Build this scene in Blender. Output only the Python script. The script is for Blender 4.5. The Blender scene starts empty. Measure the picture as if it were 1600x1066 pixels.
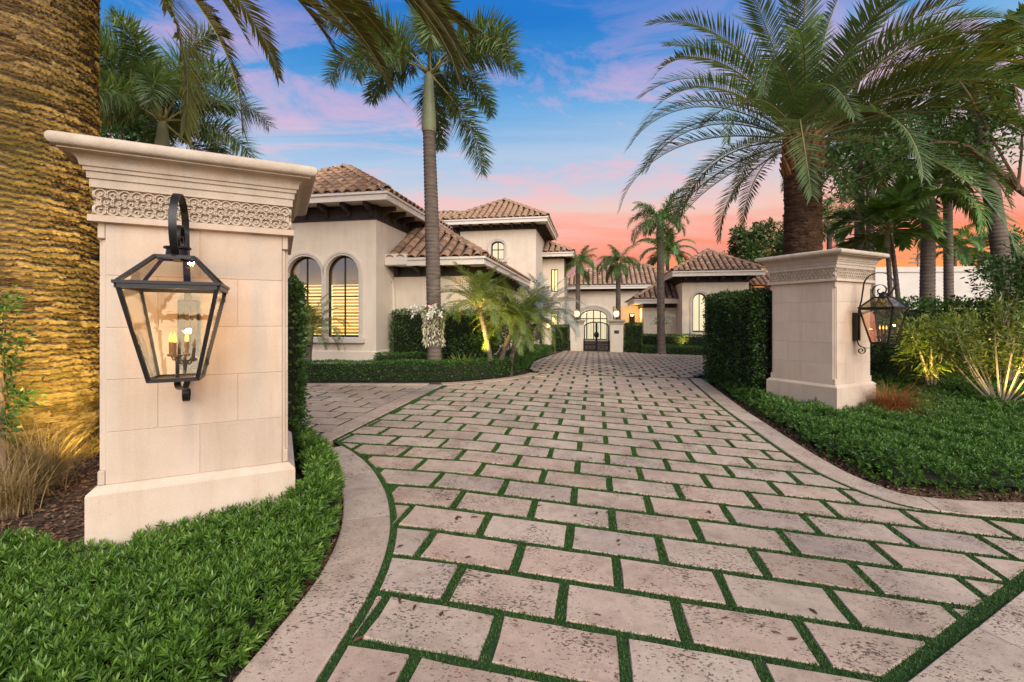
import bpy, math, random
import numpy as np
from mathutils import Vector, Matrix

random.seed(7)
rng = np.random.default_rng(7)
sc = bpy.context.scene
C = sc.collection
PI = math.pi

# ------------------------------------------------------------------ camera, sky, sun, exposure
F, HZ, EYE, PSI = 711.0, 497.0, 1.705, 0.18          # focal length and horizon of the photograph in its own pixels, eye height, axis of the drive
cam = bpy.data.objects.new('camera', bpy.data.cameras.new('camera'))
C.objects.link(cam)
cam.location = (0, 0, EYE)
cam.rotation_euler = (PI / 2, 0, 0)
cam.data.sensor_width = 36
cam.data.lens = F / 1600 * 36
cam.data.shift_y = -(533 - HZ) / 1600
cam.data.clip_start = .05
cam.data.clip_end = 2000
sc.camera = cam

sc.render.engine = 'CYCLES'
sc.cycles.use_denoising = True
sc.cycles.max_bounces = 6
sc.cycles.transparent_max_bounces = 16
sc.cycles.caustics_reflective = False
sc.cycles.caustics_refractive = False
sc.view_settings.view_transform = 'Standard'
sc.view_settings.look = 'None'
sc.view_settings.gamma = 1
sc.view_settings.use_curve_mapping = False
sc.view_settings.exposure = 0.6


def srgb(r, g, b):
    return tuple(((c / 255) / 12.92 if c <= 10 else ((c / 255 + .055) / 1.055) ** 2.4) for c in (r, g, b)) + (1,)


class NT:
    """small helper for node trees"""
    def __init__(self, tree):
        self.t = tree
        self.n = tree.nodes
        self.l = tree.links

    def node(self, typ, **kw):
        n = self.n.new(typ)
        for k, v in kw.items():
            setattr(n, k, v)
        return n

    def link(self, a, b):
        self.l.new(a, b)

    def val(self, sock, v):
        if hasattr(v, 'is_output') or isinstance(v, bpy.types.NodeSocket):
            self.l.new(v, sock)
        else:
            sock.default_value = v

    def math(self, op, a, b=0.0, clamp=False):
        n = self.n.new('ShaderNodeMath')
        n.operation = op
        n.use_clamp = clamp
        self.val(n.inputs[0], a)
        self.val(n.inputs[1], b)
        return n.outputs[0]

    def mix(self, fac, a, b, blend='MIX'):
        n = self.n.new('ShaderNodeMix')
        n.data_type = 'RGBA'
        n.blend_type = blend
        self.val(n.inputs[0], fac)
        self.val(n.inputs[6], a)
        self.val(n.inputs[7], b)
        return n.outputs[2]

    def ramp(self, fac, stops, interp='LINEAR'):
        n = self.n.new('ShaderNodeValToRGB')
        n.color_ramp.interpolation = interp
        e = n.color_ramp.elements
        while len(e) > 1:
            e.remove(e[0])
        e[0].position, e[0].color = stops[0]
        for p, c in stops[1:]:
            x = e.new(p)
            x.color = c
        self.val(n.inputs[0], fac)
        return n.outputs[0]

    def noise(self, vec, scale, detail=4, rough=.55, dist=0.0):
        n = self.n.new('ShaderNodeTexNoise')
        n.inputs['Scale'].default_value = scale
        n.inputs['Detail'].default_value = detail
        n.inputs['Roughness'].default_value = rough
        n.inputs['Distortion'].default_value = dist
        if vec is not None:
            self.l.new(vec, n.inputs['Vector'])
        return n.outputs['Fac']


def g1(v):
    return (v, v, v, 1)


SUN_DIR = Vector((.30, -.84, .62)).normalized()       # towards the bright evening sky over the street, behind the camera
world = bpy.data.worlds.new('World')
sc.world = world
world.use_nodes = True
world.node_tree.nodes.clear()
w = NT(world.node_tree)
tc = w.node('ShaderNodeTexCoord')
sep = w.node('ShaderNodeSeparateXYZ')
w.link(tc.outputs['Generated'], sep.inputs[0])
zz = sep.outputs['Z']
zc = w.math('MAXIMUM', zz, 0.0)
den = w.math('ADD', zc, .16)
cx = w.math('DIVIDE', sep.outputs['X'], den)
cy = w.math('DIVIDE', sep.outputs['Y'], den)
comb = w.node('ShaderNodeCombineXYZ')
w.link(w.math('ADD', w.math('MULTIPLY', cx, .85), 3.7), comb.inputs[0])
w.link(w.math('ADD', w.math('MULTIPLY', cy, 1.5), w.math('MULTIPLY', cx, -.25)), comb.inputs[1])
n1 = w.noise(comb.outputs[0], 1.5, 10, .66, .8)
comb2 = w.node('ShaderNodeCombineXYZ')
w.link(w.math('MULTIPLY', cx, .45), comb2.inputs[0])
w.link(w.math('MULTIPLY', cy, 2.4), comb2.inputs[1])
n2 = w.noise(comb2.outputs[0], .9, 6, .6, .8)
bend = w.math('ADD', zc, w.math('MULTIPLY', w.math('SUBTRACT', n2, .5), .17))
bend = w.math('ADD', bend, w.math('MULTIPLY', sep.outputs['X'], -.055))
bend = w.math('ADD', bend, w.math('MULTIPLY', w.math('SUBTRACT', 1.0, sep.outputs['Y']), .07))
base = w.ramp(bend, [(0, srgb(255, 160, 52)), (.06, srgb(254, 152, 62)), (.125, srgb(244, 132, 96)), (.17, srgb(240, 160, 138)),
                     (.205, srgb(226, 192, 178)), (.255, srgb(198, 194, 202)), (.33, srgb(166, 188, 214)), (.42, srgb(104, 162, 212)), (.49, srgb(56, 134, 202)),
                     (.57, srgb(22, 112, 194)), (.75, srgb(20, 88, 164)), (1, srgb(34, 84, 148))])
# pink evening streaks, thin above and broad in the middle of the sky
m1 = w.ramp(n1, [(.475, g1(0)), (.55, g1(.5)), (.66, g1(.95))])
win = w.ramp(zc, [(.08, g1(0)), (.2, g1(.5)), (.32, g1(.8)), (.42, g1(.75)), (.50, g1(.4)), (.58, g1(.15)), (.75, g1(.25)), (1, g1(.2))])
pink = w.ramp(zc, [(0, srgb(250, 140, 110)), (.22, srgb(246, 176, 166)), (.36, srgb(236, 176, 192)), (.55, srgb(204, 164, 202))])
col = w.mix(w.math('MULTIPLY', m1, win), base, pink)
m2 = w.ramp(n2, [(.52, g1(0)), (.63, g1(1))])
win2 = w.ramp(zc, [(.03, g1(0)), (.07, g1(.9)), (.11, g1(.7)), (.16, g1(0))])
col = w.mix(w.math('MULTIPLY', m2, win2), col, srgb(150, 116, 128))
sky = w.node('ShaderNodeTexSky', sky_type='NISHITA')
sky.sun_disc = False
sky.sun_elevation = math.asin(SUN_DIR.z)
sky.sun_rotation = math.atan2(SUN_DIR.x, SUN_DIR.y)
bg1 = w.node('ShaderNodeBackground')
w.link(col, bg1.inputs[0])
bg1.inputs[1].default_value = .74
bg2 = w.node('ShaderNodeBackground')
w.link(sky.outputs[0], bg2.inputs[0])
bg2.inputs[1].default_value = 0.006
add = w.node('ShaderNodeAddShader')
w.link(bg1.outputs[0], add.inputs[0])
w.link(bg2.outputs[0], add.inputs[1])
wo = w.node('ShaderNodeOutputWorld')
w.link(add.outputs[0], wo.inputs[0])

sun = bpy.data.objects.new('sun', bpy.data.lights.new('sun', 'SUN'))
C.objects.link(sun)
sun.data.energy = 3.7
sun.data.angle = math.radians(62)
sun.data.color = (1, .93, .83)
sun.rotation_euler = SUN_DIR.to_track_quat('Z', 'Y').to_euler()
sun.location = (5, -10, 15)

# ------------------------------------------------------------------ measuring helpers
CP, SP = math.cos(PSI), math.sin(PSI)


def gz(x, y):
    """height of the ground: a gentle fall to the right near the street, a slight rise towards the house"""
    xc = np.clip(x, -.6, 8)
    return -.063 * xc * np.exp(-np.clip(y, 0, 200) / 15) + .02 * np.clip(y, -3, 14)


def at(px, py):
    """ground point seen at a place in the photograph"""
    a = (px - 800) / F
    Y = 8.0
    for _ in range(60):
        Y = .5 * Y + .5 * F * (EYE - float(gz(a * Y, Y))) / (py - HZ)
    return a * Y, Y


def col_at(px, Y):
    x = (px - 800) / F * Y
    return x, Y, float(gz(x, Y))


def zat(py, Y):
    return EYE - (py - HZ) / F * Y


def st(x, y):
    return x * CP - y * SP, x * SP + y * CP


def xy(s, t):
    return s * CP + t * SP, -s * SP + t * CP


def hs(px, t):
    a = (px - 800) / F
    return t / (a * SP + CP) * (a * CP - SP)


def hz(px, py, t):
    a = (px - 800) / F
    return zat(py, t / (a * SP + CP))


# ------------------------------------------------------------------ mesh helpers
class MB:
    def __init__(self):
        self.V, self.Fc = [], []

    def add(self, v, f):
        k = len(self.V)
        self.V += [tuple(p) for p in v]
        self.Fc += [tuple(i + k for i in q) for q in f]
        return self

    def box(self, x0, x1, y0, y1, z0, z1):
        v = [(x0, y0, z0), (x1, y0, z0), (x1, y1, z0), (x0, y1, z0), (x0, y0, z1), (x1, y0, z1), (x1, y1, z1), (x0, y1, z1)]
        return self.add(v, [(0, 3, 2, 1), (4, 5, 6, 7), (0, 1, 5, 4), (1, 2, 6, 5), (2, 3, 7, 6), (3, 0, 4, 7)])

    def bbox(self, x0, x1, y0, y1, z0, z1, b=.006):
        """box with bevelled edges"""
        def ring(i, z):
            return [(x0 + i + b, y0 + i, z), (x1 - i - b, y0 + i, z), (x1 - i, y0 + i + b, z), (x1 - i, y1 - i - b, z),
                    (x1 - i - b, y1 - i, z), (x0 + i + b, y1 - i, z), (x0 + i, y1 - i - b, z), (x0 + i, y0 + i + b, z)]
        R = [ring(b, z0), ring(0, z0 + b), ring(0, z1 - b), ring(b, z1)]
        v = sum(R, [])
        f = [tuple(range(7, -1, -1)), tuple(range(24, 32))]
        for k in range(3):
            for i in range(8):
                j = (i + 1) % 8
                f.append((k * 8 + i, k * 8 + j, k * 8 + 8 + j, k * 8 + 8 + i))
        return self.add(v, f)

    def tube(self, pts, r, n=6, cap=True):
        pts = [Vector(p) for p in pts]
        rr = r if hasattr(r, '__len__') else [r] * len(pts)
        v, f = [], []
        up = None
        for i, p in enumerate(pts):
            t = (pts[min(i + 1, len(pts) - 1)] - pts[max(i - 1, 0)]).normalized()
            if up is None:
                up = t.orthogonal().normalized()
            up = (up - t * up.dot(t)).normalized()
            sd = t.cross(up)
            for k in range(n):
                a = 2 * PI * k / n
                v.append(p + (up * math.cos(a) + sd * math.sin(a)) * rr[i])
        for i in range(len(pts) - 1):
            for k in range(n):
                j = (k + 1) % n
                f.append((i * n + k, i * n + j, i * n + n + j, i * n + n + k))
        if cap:
            f.append(tuple(range(n - 1, -1, -1)))
            f.append(tuple(range((len(pts) - 1) * n, len(pts) * n)))
        return self.add(v, f)

    def lathe(self, prof, n=12, c=(0, 0, 0)):
        v, f = [], []
        for r, z in prof:
            for k in range(n):
                a = 2 * PI * k / n
                v.append((c[0] + r * math.cos(a), c[1] + r * math.sin(a), c[2] + z))
        for i in range(len(prof) - 1):
            for k in range(n):
                j = (k + 1) % n
                f.append((i * n + k, i * n + j, i * n + n + j, i * n + n + k))
        f.append(tuple(range(n - 1, -1, -1)))
        f.append(tuple(range((len(prof) - 1) * n, len(prof) * n)))
        return self.add(v, f)

    def frames(self, prof, hx, hy):
        """profile (offset, z) swept round a rectangle with mitred corners"""
        v, f = [], []
        for o, z in prof:
            v += [(-hx - o, -hy - o, z), (hx + o, -hy - o, z), (hx + o, hy + o, z), (-hx - o, hy + o, z)]
        for i in range(len(prof) - 1):
            for k in range(4):
                j = (k + 1) % 4
                f.append((i * 4 + k, i * 4 + j, i * 4 + 4 + j, i * 4 + 4 + k))
        f.append((3, 2, 1, 0))
        m = (len(prof) - 1) * 4
        f.append((m, m + 1, m + 2, m + 3))
        return self.add(v, f)

    def strap(self, pts, wdt, th, axis=(1, 0, 0)):
        """flat iron bar bent along a path, its width along axis"""
        pts = [Vector(p) for p in pts]
        ax = Vector(axis)
        v, f = [], []
        for i, p in enumerate(pts):
            t = (pts[min(i + 1, len(pts) - 1)] - pts[max(i - 1, 0)]).normalized()
            nn = t.cross(ax).normalized()
            for a, b in ((-1, -1), (1, -1), (1, 1), (-1, 1)):
                v.append(p + ax * (a * wdt / 2) + nn * (b * th / 2))
        for i in range(len(pts) - 1):
            for k in range(4):
                j = (k + 1) % 4
                f.append((i * 4 + k, i * 4 + j, i * 4 + 4 + j, i * 4 + 4 + k))
        f += [(3, 2, 1, 0), tuple(range(len(v) - 4, len(v)))]
        return self.add(v, f)

    def mesh(self, name, mat, smooth=False):
        me = bpy.data.meshes.new(name)
        me.from_pydata(self.V, [], self.Fc)
        me.update()
        if mat is not None:
            me.materials.append(mat)
        if smooth:
            me.polygons.foreach_set('use_smooth', [True] * len(me.polygons))
            me.set_sharp_from_angle(angle=math.radians(40)) if hasattr(me, 'set_sharp_from_angle') else None
        return me

    def build(self, name, mat, parent=None, off=None, smooth=False):
        return obj(name, self.mesh(name, mat, smooth), parent, off)


def obj(name, me, parent=None, off=None):
    o = bpy.data.objects.new(name, me)
    C.objects.link(o)
    if parent is not None:
        o.parent = parent
    if off is not None:
        o.location = off
    return o


def tag(o, label=None, cat=None, group=None, kind=None):
    for k, v in (('label', label), ('category', cat), ('group', group), ('kind', kind)):
        if v:
            o[k] = v
    return o


def thing(name, label, cat, loc=(0, 0, 0), rz=0.0, group=None):
    o = bpy.data.objects.new(name, None)
    C.objects.link(o)
    o.location = loc
    o.rotation_euler = (0, 0, rz)
    o.empty_display_size = .3
    return tag(o, label, cat, group)


def mesh_np(name, V, Q, mat, rnd=None):
    me = bpy.data.meshes.new(name)
    n, k = Q.shape
    me.vertices.add(len(V))
    me.vertices.foreach_set('co', np.asarray(V, np.float32).ravel())
    me.loops.add(n * k)
    me.loops.foreach_set('vertex_index', np.asarray(Q, np.int32).ravel())
    me.polygons.add(n)
    me.polygons.foreach_set('loop_start', np.arange(n, dtype=np.int32) * k)
    me.update(calc_edges=True)
    if rnd is not None:
        a = me.attributes.new('rnd', 'FLOAT', 'POINT')
        a.data.foreach_set('value', np.asarray(rnd, np.float32))
    me.materials.append(mat)
    return me


def unit(v):
    return v / np.maximum(np.linalg.norm(v, axis=-1, keepdims=True), 1e-9)


def leaves(name, base, d, L, Wd, mat, parent=None, off=None, fold=.18, bend=.12, ref=None, rnd=None):
    """many small folded leaves in one mesh: each is base, left, tip, right"""
    N = len(base)
    d = unit(d)
    if ref is None:
        ref = rng.normal(size=(N, 3))
    side = unit(np.cross(d, ref))
    nr = np.cross(side, d)
    L = np.broadcast_to(np.asarray(L, float), (N,))[:, None]
    Wd = np.broadcast_to(np.asarray(Wd, float), (N,))[:, None]
    mid = base + d * L * .45 + nr * Wd * fold
    V = np.empty((N, 4, 3))
    V[:, 0] = base
    V[:, 1] = mid + side * Wd * .5
    V[:, 2] = base + d * L - np.array([0, 0, 1.]) * L * bend
    V[:, 3] = mid - side * Wd * .5
    Q = np.arange(N * 4).reshape(N, 4)
    if rnd is None:
        rnd = rng.random(N)
    me = mesh_np(name, V.reshape(-1, 3), Q, mat, np.repeat(rnd, 4))
    return obj(name, me, parent, off)


def vnoise(P, scale, seed=0):
    """smooth pseudo-noise from a few sines"""
    r = np.random.default_rng(seed)
    o = np.zeros(len(P))
    for k in range(6):
        d = r.normal(size=P.shape[1])
        o += np.sin(P @ d * scale * (1 + .5 * k) + r.uniform(0, 6)) / (1 + .4 * k)
    return o / 3.0


# ------------------------------------------------------------------ materials
MATS = {}


def new_mat(name):
    m = bpy.data.materials.new(name)
    m.use_nodes = True
    m.node_tree.nodes.clear()
    n = NT(m.node_tree)
    out = n.node('ShaderNodeOutputMaterial')
    MATS[name] = m
    return m, n, out


def pbr(n, out, col, rough=.7, metal=0.0, spec=.4, bump=None, bstr=.3, bdist=.01):
    b = n.node('ShaderNodeBsdfPrincipled')
    n.val(b.inputs['Base Color'], col)
    n.val(b.inputs['Roughness'], rough)
    b.inputs['Metallic'].default_value = metal
    b.inputs['Specular IOR Level'].default_value = spec
    if bump is not None:
        bp = n.node('ShaderNodeBump')
        bp.inputs['Strength'].default_value = bstr
        bp.inputs['Distance'].default_value = bdist
        n.link(bump, bp.inputs['Height'])
        n.link(bp.outputs[0], b.inputs['Normal'])
    n.link(b.outputs[0], out.inputs[0])
    return b


def geo_pos(n):
    return n.node('ShaderNodeNewGeometry').outputs['Position']


def noisy(name, c1, c2, scale=6, rough=.75, fine=90, bstr=.25, bdist=.004, metal=0.0, objrnd=0.0, spec=.35, stretch=None, streak=0.0):
    """plain two-tone material: slow blotches, fine grain, light relief"""
    m, n, out = new_mat(name)
    p = geo_pos(n)
    if stretch:
        mp = n.node('ShaderNodeMapping')
        mp.inputs['Scale'].default_value = stretch
        n.link(p, mp.inputs[0])
        p = mp.outputs[0]
    a = n.noise(p, scale, 5)
    f = n.noise(p, fine, 3)
    fac = n.ramp(a, [(.3, g1(0)), (.72, g1(1))])
    c = n.mix(fac, c1 + (1,), c2 + (1,))
    c = n.mix(.35, c, n.ramp(f, [(.3, g1(.55)), (.7, g1(1.0))]), 'MULTIPLY')
    if streak:
        ms_ = n.node('ShaderNodeMapping')
        ms_.inputs['Scale'].default_value = (1, 1, .10)
        n.link(geo_pos(n), ms_.inputs[0])
        sk = n.noise(ms_.outputs[0], 7, 6, .65)
        c = n.mix(streak, c, n.ramp(sk, [(.36, srgb(206, 190, 172)), (.55, g1(1))]), 'MULTIPLY')
        bl_ = n.noise(geo_pos(n), 1.3, 6, .7)
        c = n.mix(streak, c, n.ramp(bl_, [(.34, srgb(214, 200, 186)), (.52, g1(1))]), 'MULTIPLY')
    if objrnd:
        oi = n.node('ShaderNodeObjectInfo')
        hsv = n.node('ShaderNodeHueSaturation')
        n.link(n.math('ADD', n.math('MULTIPLY', oi.outputs['Random'], objrnd), 1 - objrnd / 2), hsv.inputs['Value'])
        n.link(c, hsv.inputs['Color'])
        c = hsv.outputs[0]
    pbr(n, out, c, rough, metal, spec, n.math('ADD', n.math('MULTIPLY', f, .6), a), bstr, bdist)
    return m


def leafmat(name, c1, c2, trans=.3, rough=.45, c3=None):
    m, n, out = new_mat(name)
    at_ = n.node('ShaderNodeAttribute', attribute_name='rnd')
    stops = [(0, c1 + (1,)), (.75 if c3 else 1, c2 + (1,))]
    if c3:
        stops.append((1, c3 + (1,)))
    c = n.ramp(at_.outputs['Fac'], stops)
    oi = n.node('ShaderNodeObjectInfo')
    hsv = n.node('ShaderNodeHueSaturation')
    n.link(n.math('ADD', n.math('MULTIPLY', oi.outputs['Random'], .4), .8), hsv.inputs['Value'])
    n.link(c, hsv.inputs['Color'])
    c = hsv.outputs[0]
    b = n.node('ShaderNodeBsdfPrincipled')
    n.link(c, b.inputs['Base Color'])
    b.inputs['Roughness'].default_value = rough
    b.inputs['Specular IOR Level'].default_value = .35
    t = n.node('ShaderNodeBsdfTranslucent')
    n.link(n.mix(1.0, c, (1.0, 1.0, .45, 1), 'MULTIPLY'), t.inputs[0])
    mx = n.node('ShaderNodeMixShader')
    mx.inputs[0].default_value = trans
    n.link(b.outputs[0], mx.inputs[1])
    n.link(t.outputs[0], mx.inputs[2])
    n.link(mx.outputs[0], out.inputs[0])
    return m


def emit(name, col, strength):
    m, n, out = new_mat(name)
    e = n.node('ShaderNodeEmission')
    e.inputs[0].default_value = col + (1,)
    e.inputs[1].default_value = strength
    n.link(e.outputs[0], out.inputs[0])
    return m


def glassy(name, tint, gloss=.12, rough=.03, wave=0.0, wscale=14):
    """thin pane: mostly clear, tinted, with a mirror layer; wave gives old rolled glass"""
    m, n, out = new_mat(name)
    tr = n.node('ShaderNodeBsdfTransparent')
    tr.inputs[0].default_value = tint + (1,)
    gl = n.node('ShaderNodeBsdfGlossy')
    gl.inputs['Roughness'].default_value = rough
    gl.inputs[0].default_value = (.9, .9, .9, 1)
    fr = n.node('ShaderNodeFresnel')
    fr.inputs[0].default_value = 1.5
    if wave:
        p = geo_pos(n)
        nz = n.noise(p, wscale, 3, .5, 1.2)
        bp = n.node('ShaderNodeBump')
        bp.inputs['Strength'].default_value = wave
        bp.inputs['Distance'].default_value = .02
        n.link(nz, bp.inputs['Height'])
        n.link(bp.outputs[0], gl.inputs['Normal'])
        n.link(bp.outputs[0], fr.inputs['Normal'])
    mx = n.node('ShaderNodeMixShader')
    n.link(n.math('ADD', n.math('MULTIPLY', fr.outputs[0], .6), gloss, True), mx.inputs[0])
    n.link(tr.outputs[0], mx.inputs[1])
    n.link(gl.outputs[0], mx.inputs[2])
    n.link(mx.outputs[0], out.inputs[0])
    return m


def paver_material(name, tint, pits=1.0):
    m, n, out = new_mat(name)
    p = geo_pos(n)
    oi = n.node('ShaderNodeObjectInfo')
    at_ = n.node('ShaderNodeAttribute', attribute_name='rnd')
    r = n.math('FRACT', n.math('ADD', oi.outputs['Random'], at_.outputs['Fac']))
    tone = n.ramp(r, [(0, srgb(186, 168, 152)), (.2, srgb(202, 178, 162)), (.4, srgb(202, 184, 168)), (.6, srgb(198, 176, 160)), (.8, srgb(206, 187, 172)), (1, srgb(184, 168, 158))])
    tone = n.mix(1.0, tone, tint + (1,), 'MULTIPLY')
    a = n.noise(p, 3.2, 6, .6)
    tone = n.mix(.6, tone, n.ramp(a, [(.28, srgb(186, 166, 158)), (.48, srgb(255, 252, 246)), (.60, srgb(232, 226, 220)), (.75, srgb(238, 200, 182))]), 'MULTIPLY')
    blot = n.noise(p, 14, 5, .65)
    tone = n.mix(.6, tone, n.ramp(blot, [(.30, g1(.62)), (.5, g1(1)), (.72, g1(.86))]), 'MULTIPLY')
    grain = n.noise(p, 150, 4, .7)
    tone = n.mix(.5, tone, n.ramp(grain, [(.28, g1(.45)), (.55, g1(1.0))]), 'MULTIPLY')
    mp = n.node('ShaderNodeMapping')
    mp.inputs['Scale'].default_value = (1, 1.8, 1)
    mp.inputs['Rotation'].default_value = (0, 0, PSI + .5)
    n.link(p, mp.inputs[0])
    pit = n.noise(mp.outputs[0], 42, 3, .65)
    patch = n.noise(p, 2.4, 4, .6)
    thr = n.math('ADD', n.math('MULTIPLY', n.math('SUBTRACT', patch, .5), .62 * pits), pit)
    hole = n.ramp(thr, [(.60, g1(0)), (.655, g1(1))])
    tone = n.mix(n.math('MULTIPLY', hole, .82), tone, srgb(70, 54, 46))
    stain = n.ramp(n.noise(p, .5, 5, .62), [(.32, g1(.60)), (.5, g1(.93)), (.62, g1(1))])
    tone = n.mix(.8, tone, stain, 'MULTIPLY')
    h = n.math('SUBTRACT', n.math('MULTIPLY', grain, .35), hole)
    pbr(n, out, tone, .82, 0, .25, h, .55, .006)
    return m


def trunk_material(name, c1, c2, c3, moss):
    m, n, out = new_mat(name)
    p = geo_pos(n)
    at_ = n.node('ShaderNodeAttribute', attribute_name='rnd')
    mp = n.node('ShaderNodeMapping')
    mp.inputs['Scale'].default_value = (1, 1, 7.0)
    n.link(p, mp.inputs[0])
    f = n.noise(mp.outputs[0], 9, 9, .78, .6)
    c = n.ramp(n.math('ADD', n.math('MULTIPLY', at_.outputs['Fac'], .16), n.math('MULTIPLY', f, .88)),
               [(.40, c1 + (1,)), (.51, c2 + (1,)), (.64, c3 + (1,))])  # dark end of the ramp paints crevice shade into the bark
    a = n.noise(p, 1.6, 5, .65)
    c = n.mix(n.ramp(a, [(.45, g1(0)), (.68, g1(.75))]), c, moss + (1,))
    pbr(n, out, c, .9, 0, .15, f, 1.0, .03)
    return m


M_STUCCO = noisy('stucco', (.78, .655, .505), (.84, .72, .575), 2.2, .85, 120, .2, .003, streak=.14)
M_TRIM = noisy('trim_stone', (.64, .55, .46), (.70, .61, .52), 5, .8, 150, .2, .003)
M_PILLAR = noisy('cast_stone', (.555, .44, .335), (.61, .495, .385), 3.0, .85, 170, .35, .003, objrnd=.11, streak=.22)
M_CORNICE = noisy('cornice_stone', (.50, .42, .32), (.59, .50, .39), 9, .85, 110, .8, .005, streak=.25)
M_FASCIA = noisy('painted_fascia', (.74, .66, .56), (.80, .72, .63), 5, .55, 120, .1, .002)
M_TIMBER = noisy('dark_timber', (.030, .024, .020), (.05, .04, .033), 8, .6, 60, .3, .004)
M_IRON = noisy('black_iron', (.012, .012, .013), (.022, .021, .020), 20, .42, 160, .3, .002, metal=.35, spec=.5)
M_BRONZE = noisy('bronze_frame', (.02, .016, .013), (.035, .028, .022), 12, .45, 120, .1, .002, metal=.3)
M_CANDLE = noisy('candle_sleeve', (.22, .13, .05), (.30, .18, .07), 20, .6)
M_TILE = noisy('clay_tile', (.35, .19, .115), (.50, .335, .21), 5, .85, 60, .4, .006, objrnd=.6)
M_TILE2 = noisy('clay_tile_pale', (.40, .23, .15), (.52, .34, .23), 5, .85, 60, .4, .006, objrnd=.45)
M_DECK = noisy('roof_mortar', (.10, .06, .045), (.17, .11, .085), 6, .9, 60, .4, .006)
M_SOIL = noisy('soil', (.055, .034, .022), (.10, .062, .040), 9, .95, 70, .9, .02)
M_MULCH = leafmat('mulch_chip', (.06, .032, .02), (.20, .10, .055), 0.0, .9, (.32, .20, .12))
M_PAVER = paver_material('travertine', (.90, .88, .84))
M_BORDER = paver_material('border_travertine', (.93, .925, .895), .8)
M_TURFBED = noisy('turf_bed', (.015, .042, .010), (.030, .066, .016), 20, .95, 200, .5, .01)
M_TURF = leafmat('turf_blade', (.016, .065, .010), (.048, .135, .018), .2, .6, (.13, .13, .035))
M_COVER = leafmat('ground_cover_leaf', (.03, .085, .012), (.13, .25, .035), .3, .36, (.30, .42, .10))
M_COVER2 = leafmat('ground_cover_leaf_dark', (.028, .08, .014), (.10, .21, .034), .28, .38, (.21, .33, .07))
M_HEDGE = leafmat('hedge_leaf', (.03, .075, .016), (.09, .175, .035), .28, .34, (.17, .27, .06))
M_HEDGE2 = leafmat('box_hedge_leaf', (.032, .09, .015), (.09, .20, .03), .25, .36, (.16, .29, .05))
M_CORE = noisy('dark_core', (.010, .014, .006), (.02, .022, .010), 8, .95)  # dark fill that shows in the gaps between leaves
M_BARK = noisy('pale_bark', (.30, .24, .17), (.42, .35, .26), 10, .85, 60, .5, .006)
M_BARK2 = noisy('branch_bark', (.14, .09, .055), (.26, .17, .10), 8, .9, 60, .6, .01)
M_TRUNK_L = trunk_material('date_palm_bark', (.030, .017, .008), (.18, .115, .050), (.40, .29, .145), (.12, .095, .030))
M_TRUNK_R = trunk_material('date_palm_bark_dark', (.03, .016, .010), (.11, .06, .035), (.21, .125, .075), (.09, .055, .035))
M_RINGED = noisy('ringed_palm_bark', (.10, .075, .058), (.20, .155, .12), 4, .85, 40, .7, .012, stretch=(1, 1, 5))
M_RINGED_P = noisy('pale_palm_bark', (.20, .17, .135), (.30, .26, .21), 4, .85, 40, .6, .01, stretch=(1, 1, 5))
M_SHAFT = noisy('crown_shaft', (.22, .25, .13), (.30, .32, .19), 4, .5, 40, .15, .003)
M_BOOT = noisy('leaf_boot', (.25, .10, .045), (.38, .19, .08), 10, .85, 40, .6, .01)
M_RACHIS = noisy('frond_stem', (.22, .20, .07), (.32, .28, .10), 6, .5)
M_DATE = leafmat('date_frond', (.085, .14, .055), (.155, .23, .085), .36, .36)
M_DATE_Y = leafmat('date_frond_olive', (.11, .125, .036), (.20, .20, .055), .32, .38)
M_FOX = leafmat('foxtail_frond', (.08, .14, .055), (.18, .26, .10), .36, .32, (.33, .38, .18))
M_ROYAL = leafmat('feather_frond', (.07, .15, .04), (.17, .29, .07), .36, .34)
M_PYGMY = leafmat('pygmy_frond', (.10, .16, .03), (.21, .28, .05), .4, .36)
M_SILVER = leafmat('silver_frond', (.16, .20, .17), (.30, .34, .30), .2, .5)
M_TREE = leafmat('tree_leaf', (.03, .075, .02), (.09, .175, .045), .32, .36)
M_BAMBOO = leafmat('feathery_leaf', (.06, .12, .03), (.14, .22, .06), .3, .45)
M_OLEANDER = leafmat('lance_leaf', (.09, .14, .026), (.22, .28, .055), .34, .36, (.36, .38, .11))
M_DRY = leafmat('dry_grass', (.20, .13, .05), (.38, .27, .11), .25, .7)
M_RUST = leafmat('rust_grass', (.16, .055, .018), (.34, .14, .045), .25, .7)
M_LITTER = leafmat('fallen_leaf', (.09, .035, .022), (.20, .085, .05), .05, .7, (.33, .16, .08))
M_PETAL = leafmat('orchid_petal', (.75, .72, .66), (.85, .82, .78), .3, .5)
M_PETAL_R = leafmat('red_petal', (.35, .02, .03), (.5, .05, .06), .25, .5)
M_MOSS = leafmat('pale_garland', (.55, .50, .32), (.75, .70, .52), .2, .7, (.25, .28, .10))
M_PANE = glassy('window_pane', (.92, .92, .88), .10, .02)
M_PANE_R = glassy('mirror_pane', (.9, .9, .86), .22, .01)
M_LANTERN = glassy('rolled_lantern_glass', (.97, .90, .75), .06, .03, .12, 6)
M_FLAME = emit('flame_bulb', (1.0, .50, .12), 1.9)
M_GLOW = emit('lit_room', (1.0, .76, .28), 1.7)
M_GLOW_P = emit('lit_room_pale', (1.0, .86, .56), .8)
M_GLOBE = emit('lamp_globe', (1.0, .74, .34), 1.9)
M_SLAT = leafmat('shutter_slat', (.80, .66, .40), (.84, .70, .44), .72, .5)
M_ROOM = noisy('dim_room', (.30, .24, .17), (.38, .31, .22), 2, .9)
M_DARKROOM = noisy('dark_interior', (.03, .024, .02), (.05, .04, .03), 3, .9)
M_PLAQUE = noisy('plaque_metal', (.045, .04, .036), (.08, .07, .06), 30, .5, 120, .2, .002, metal=.4)
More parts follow.
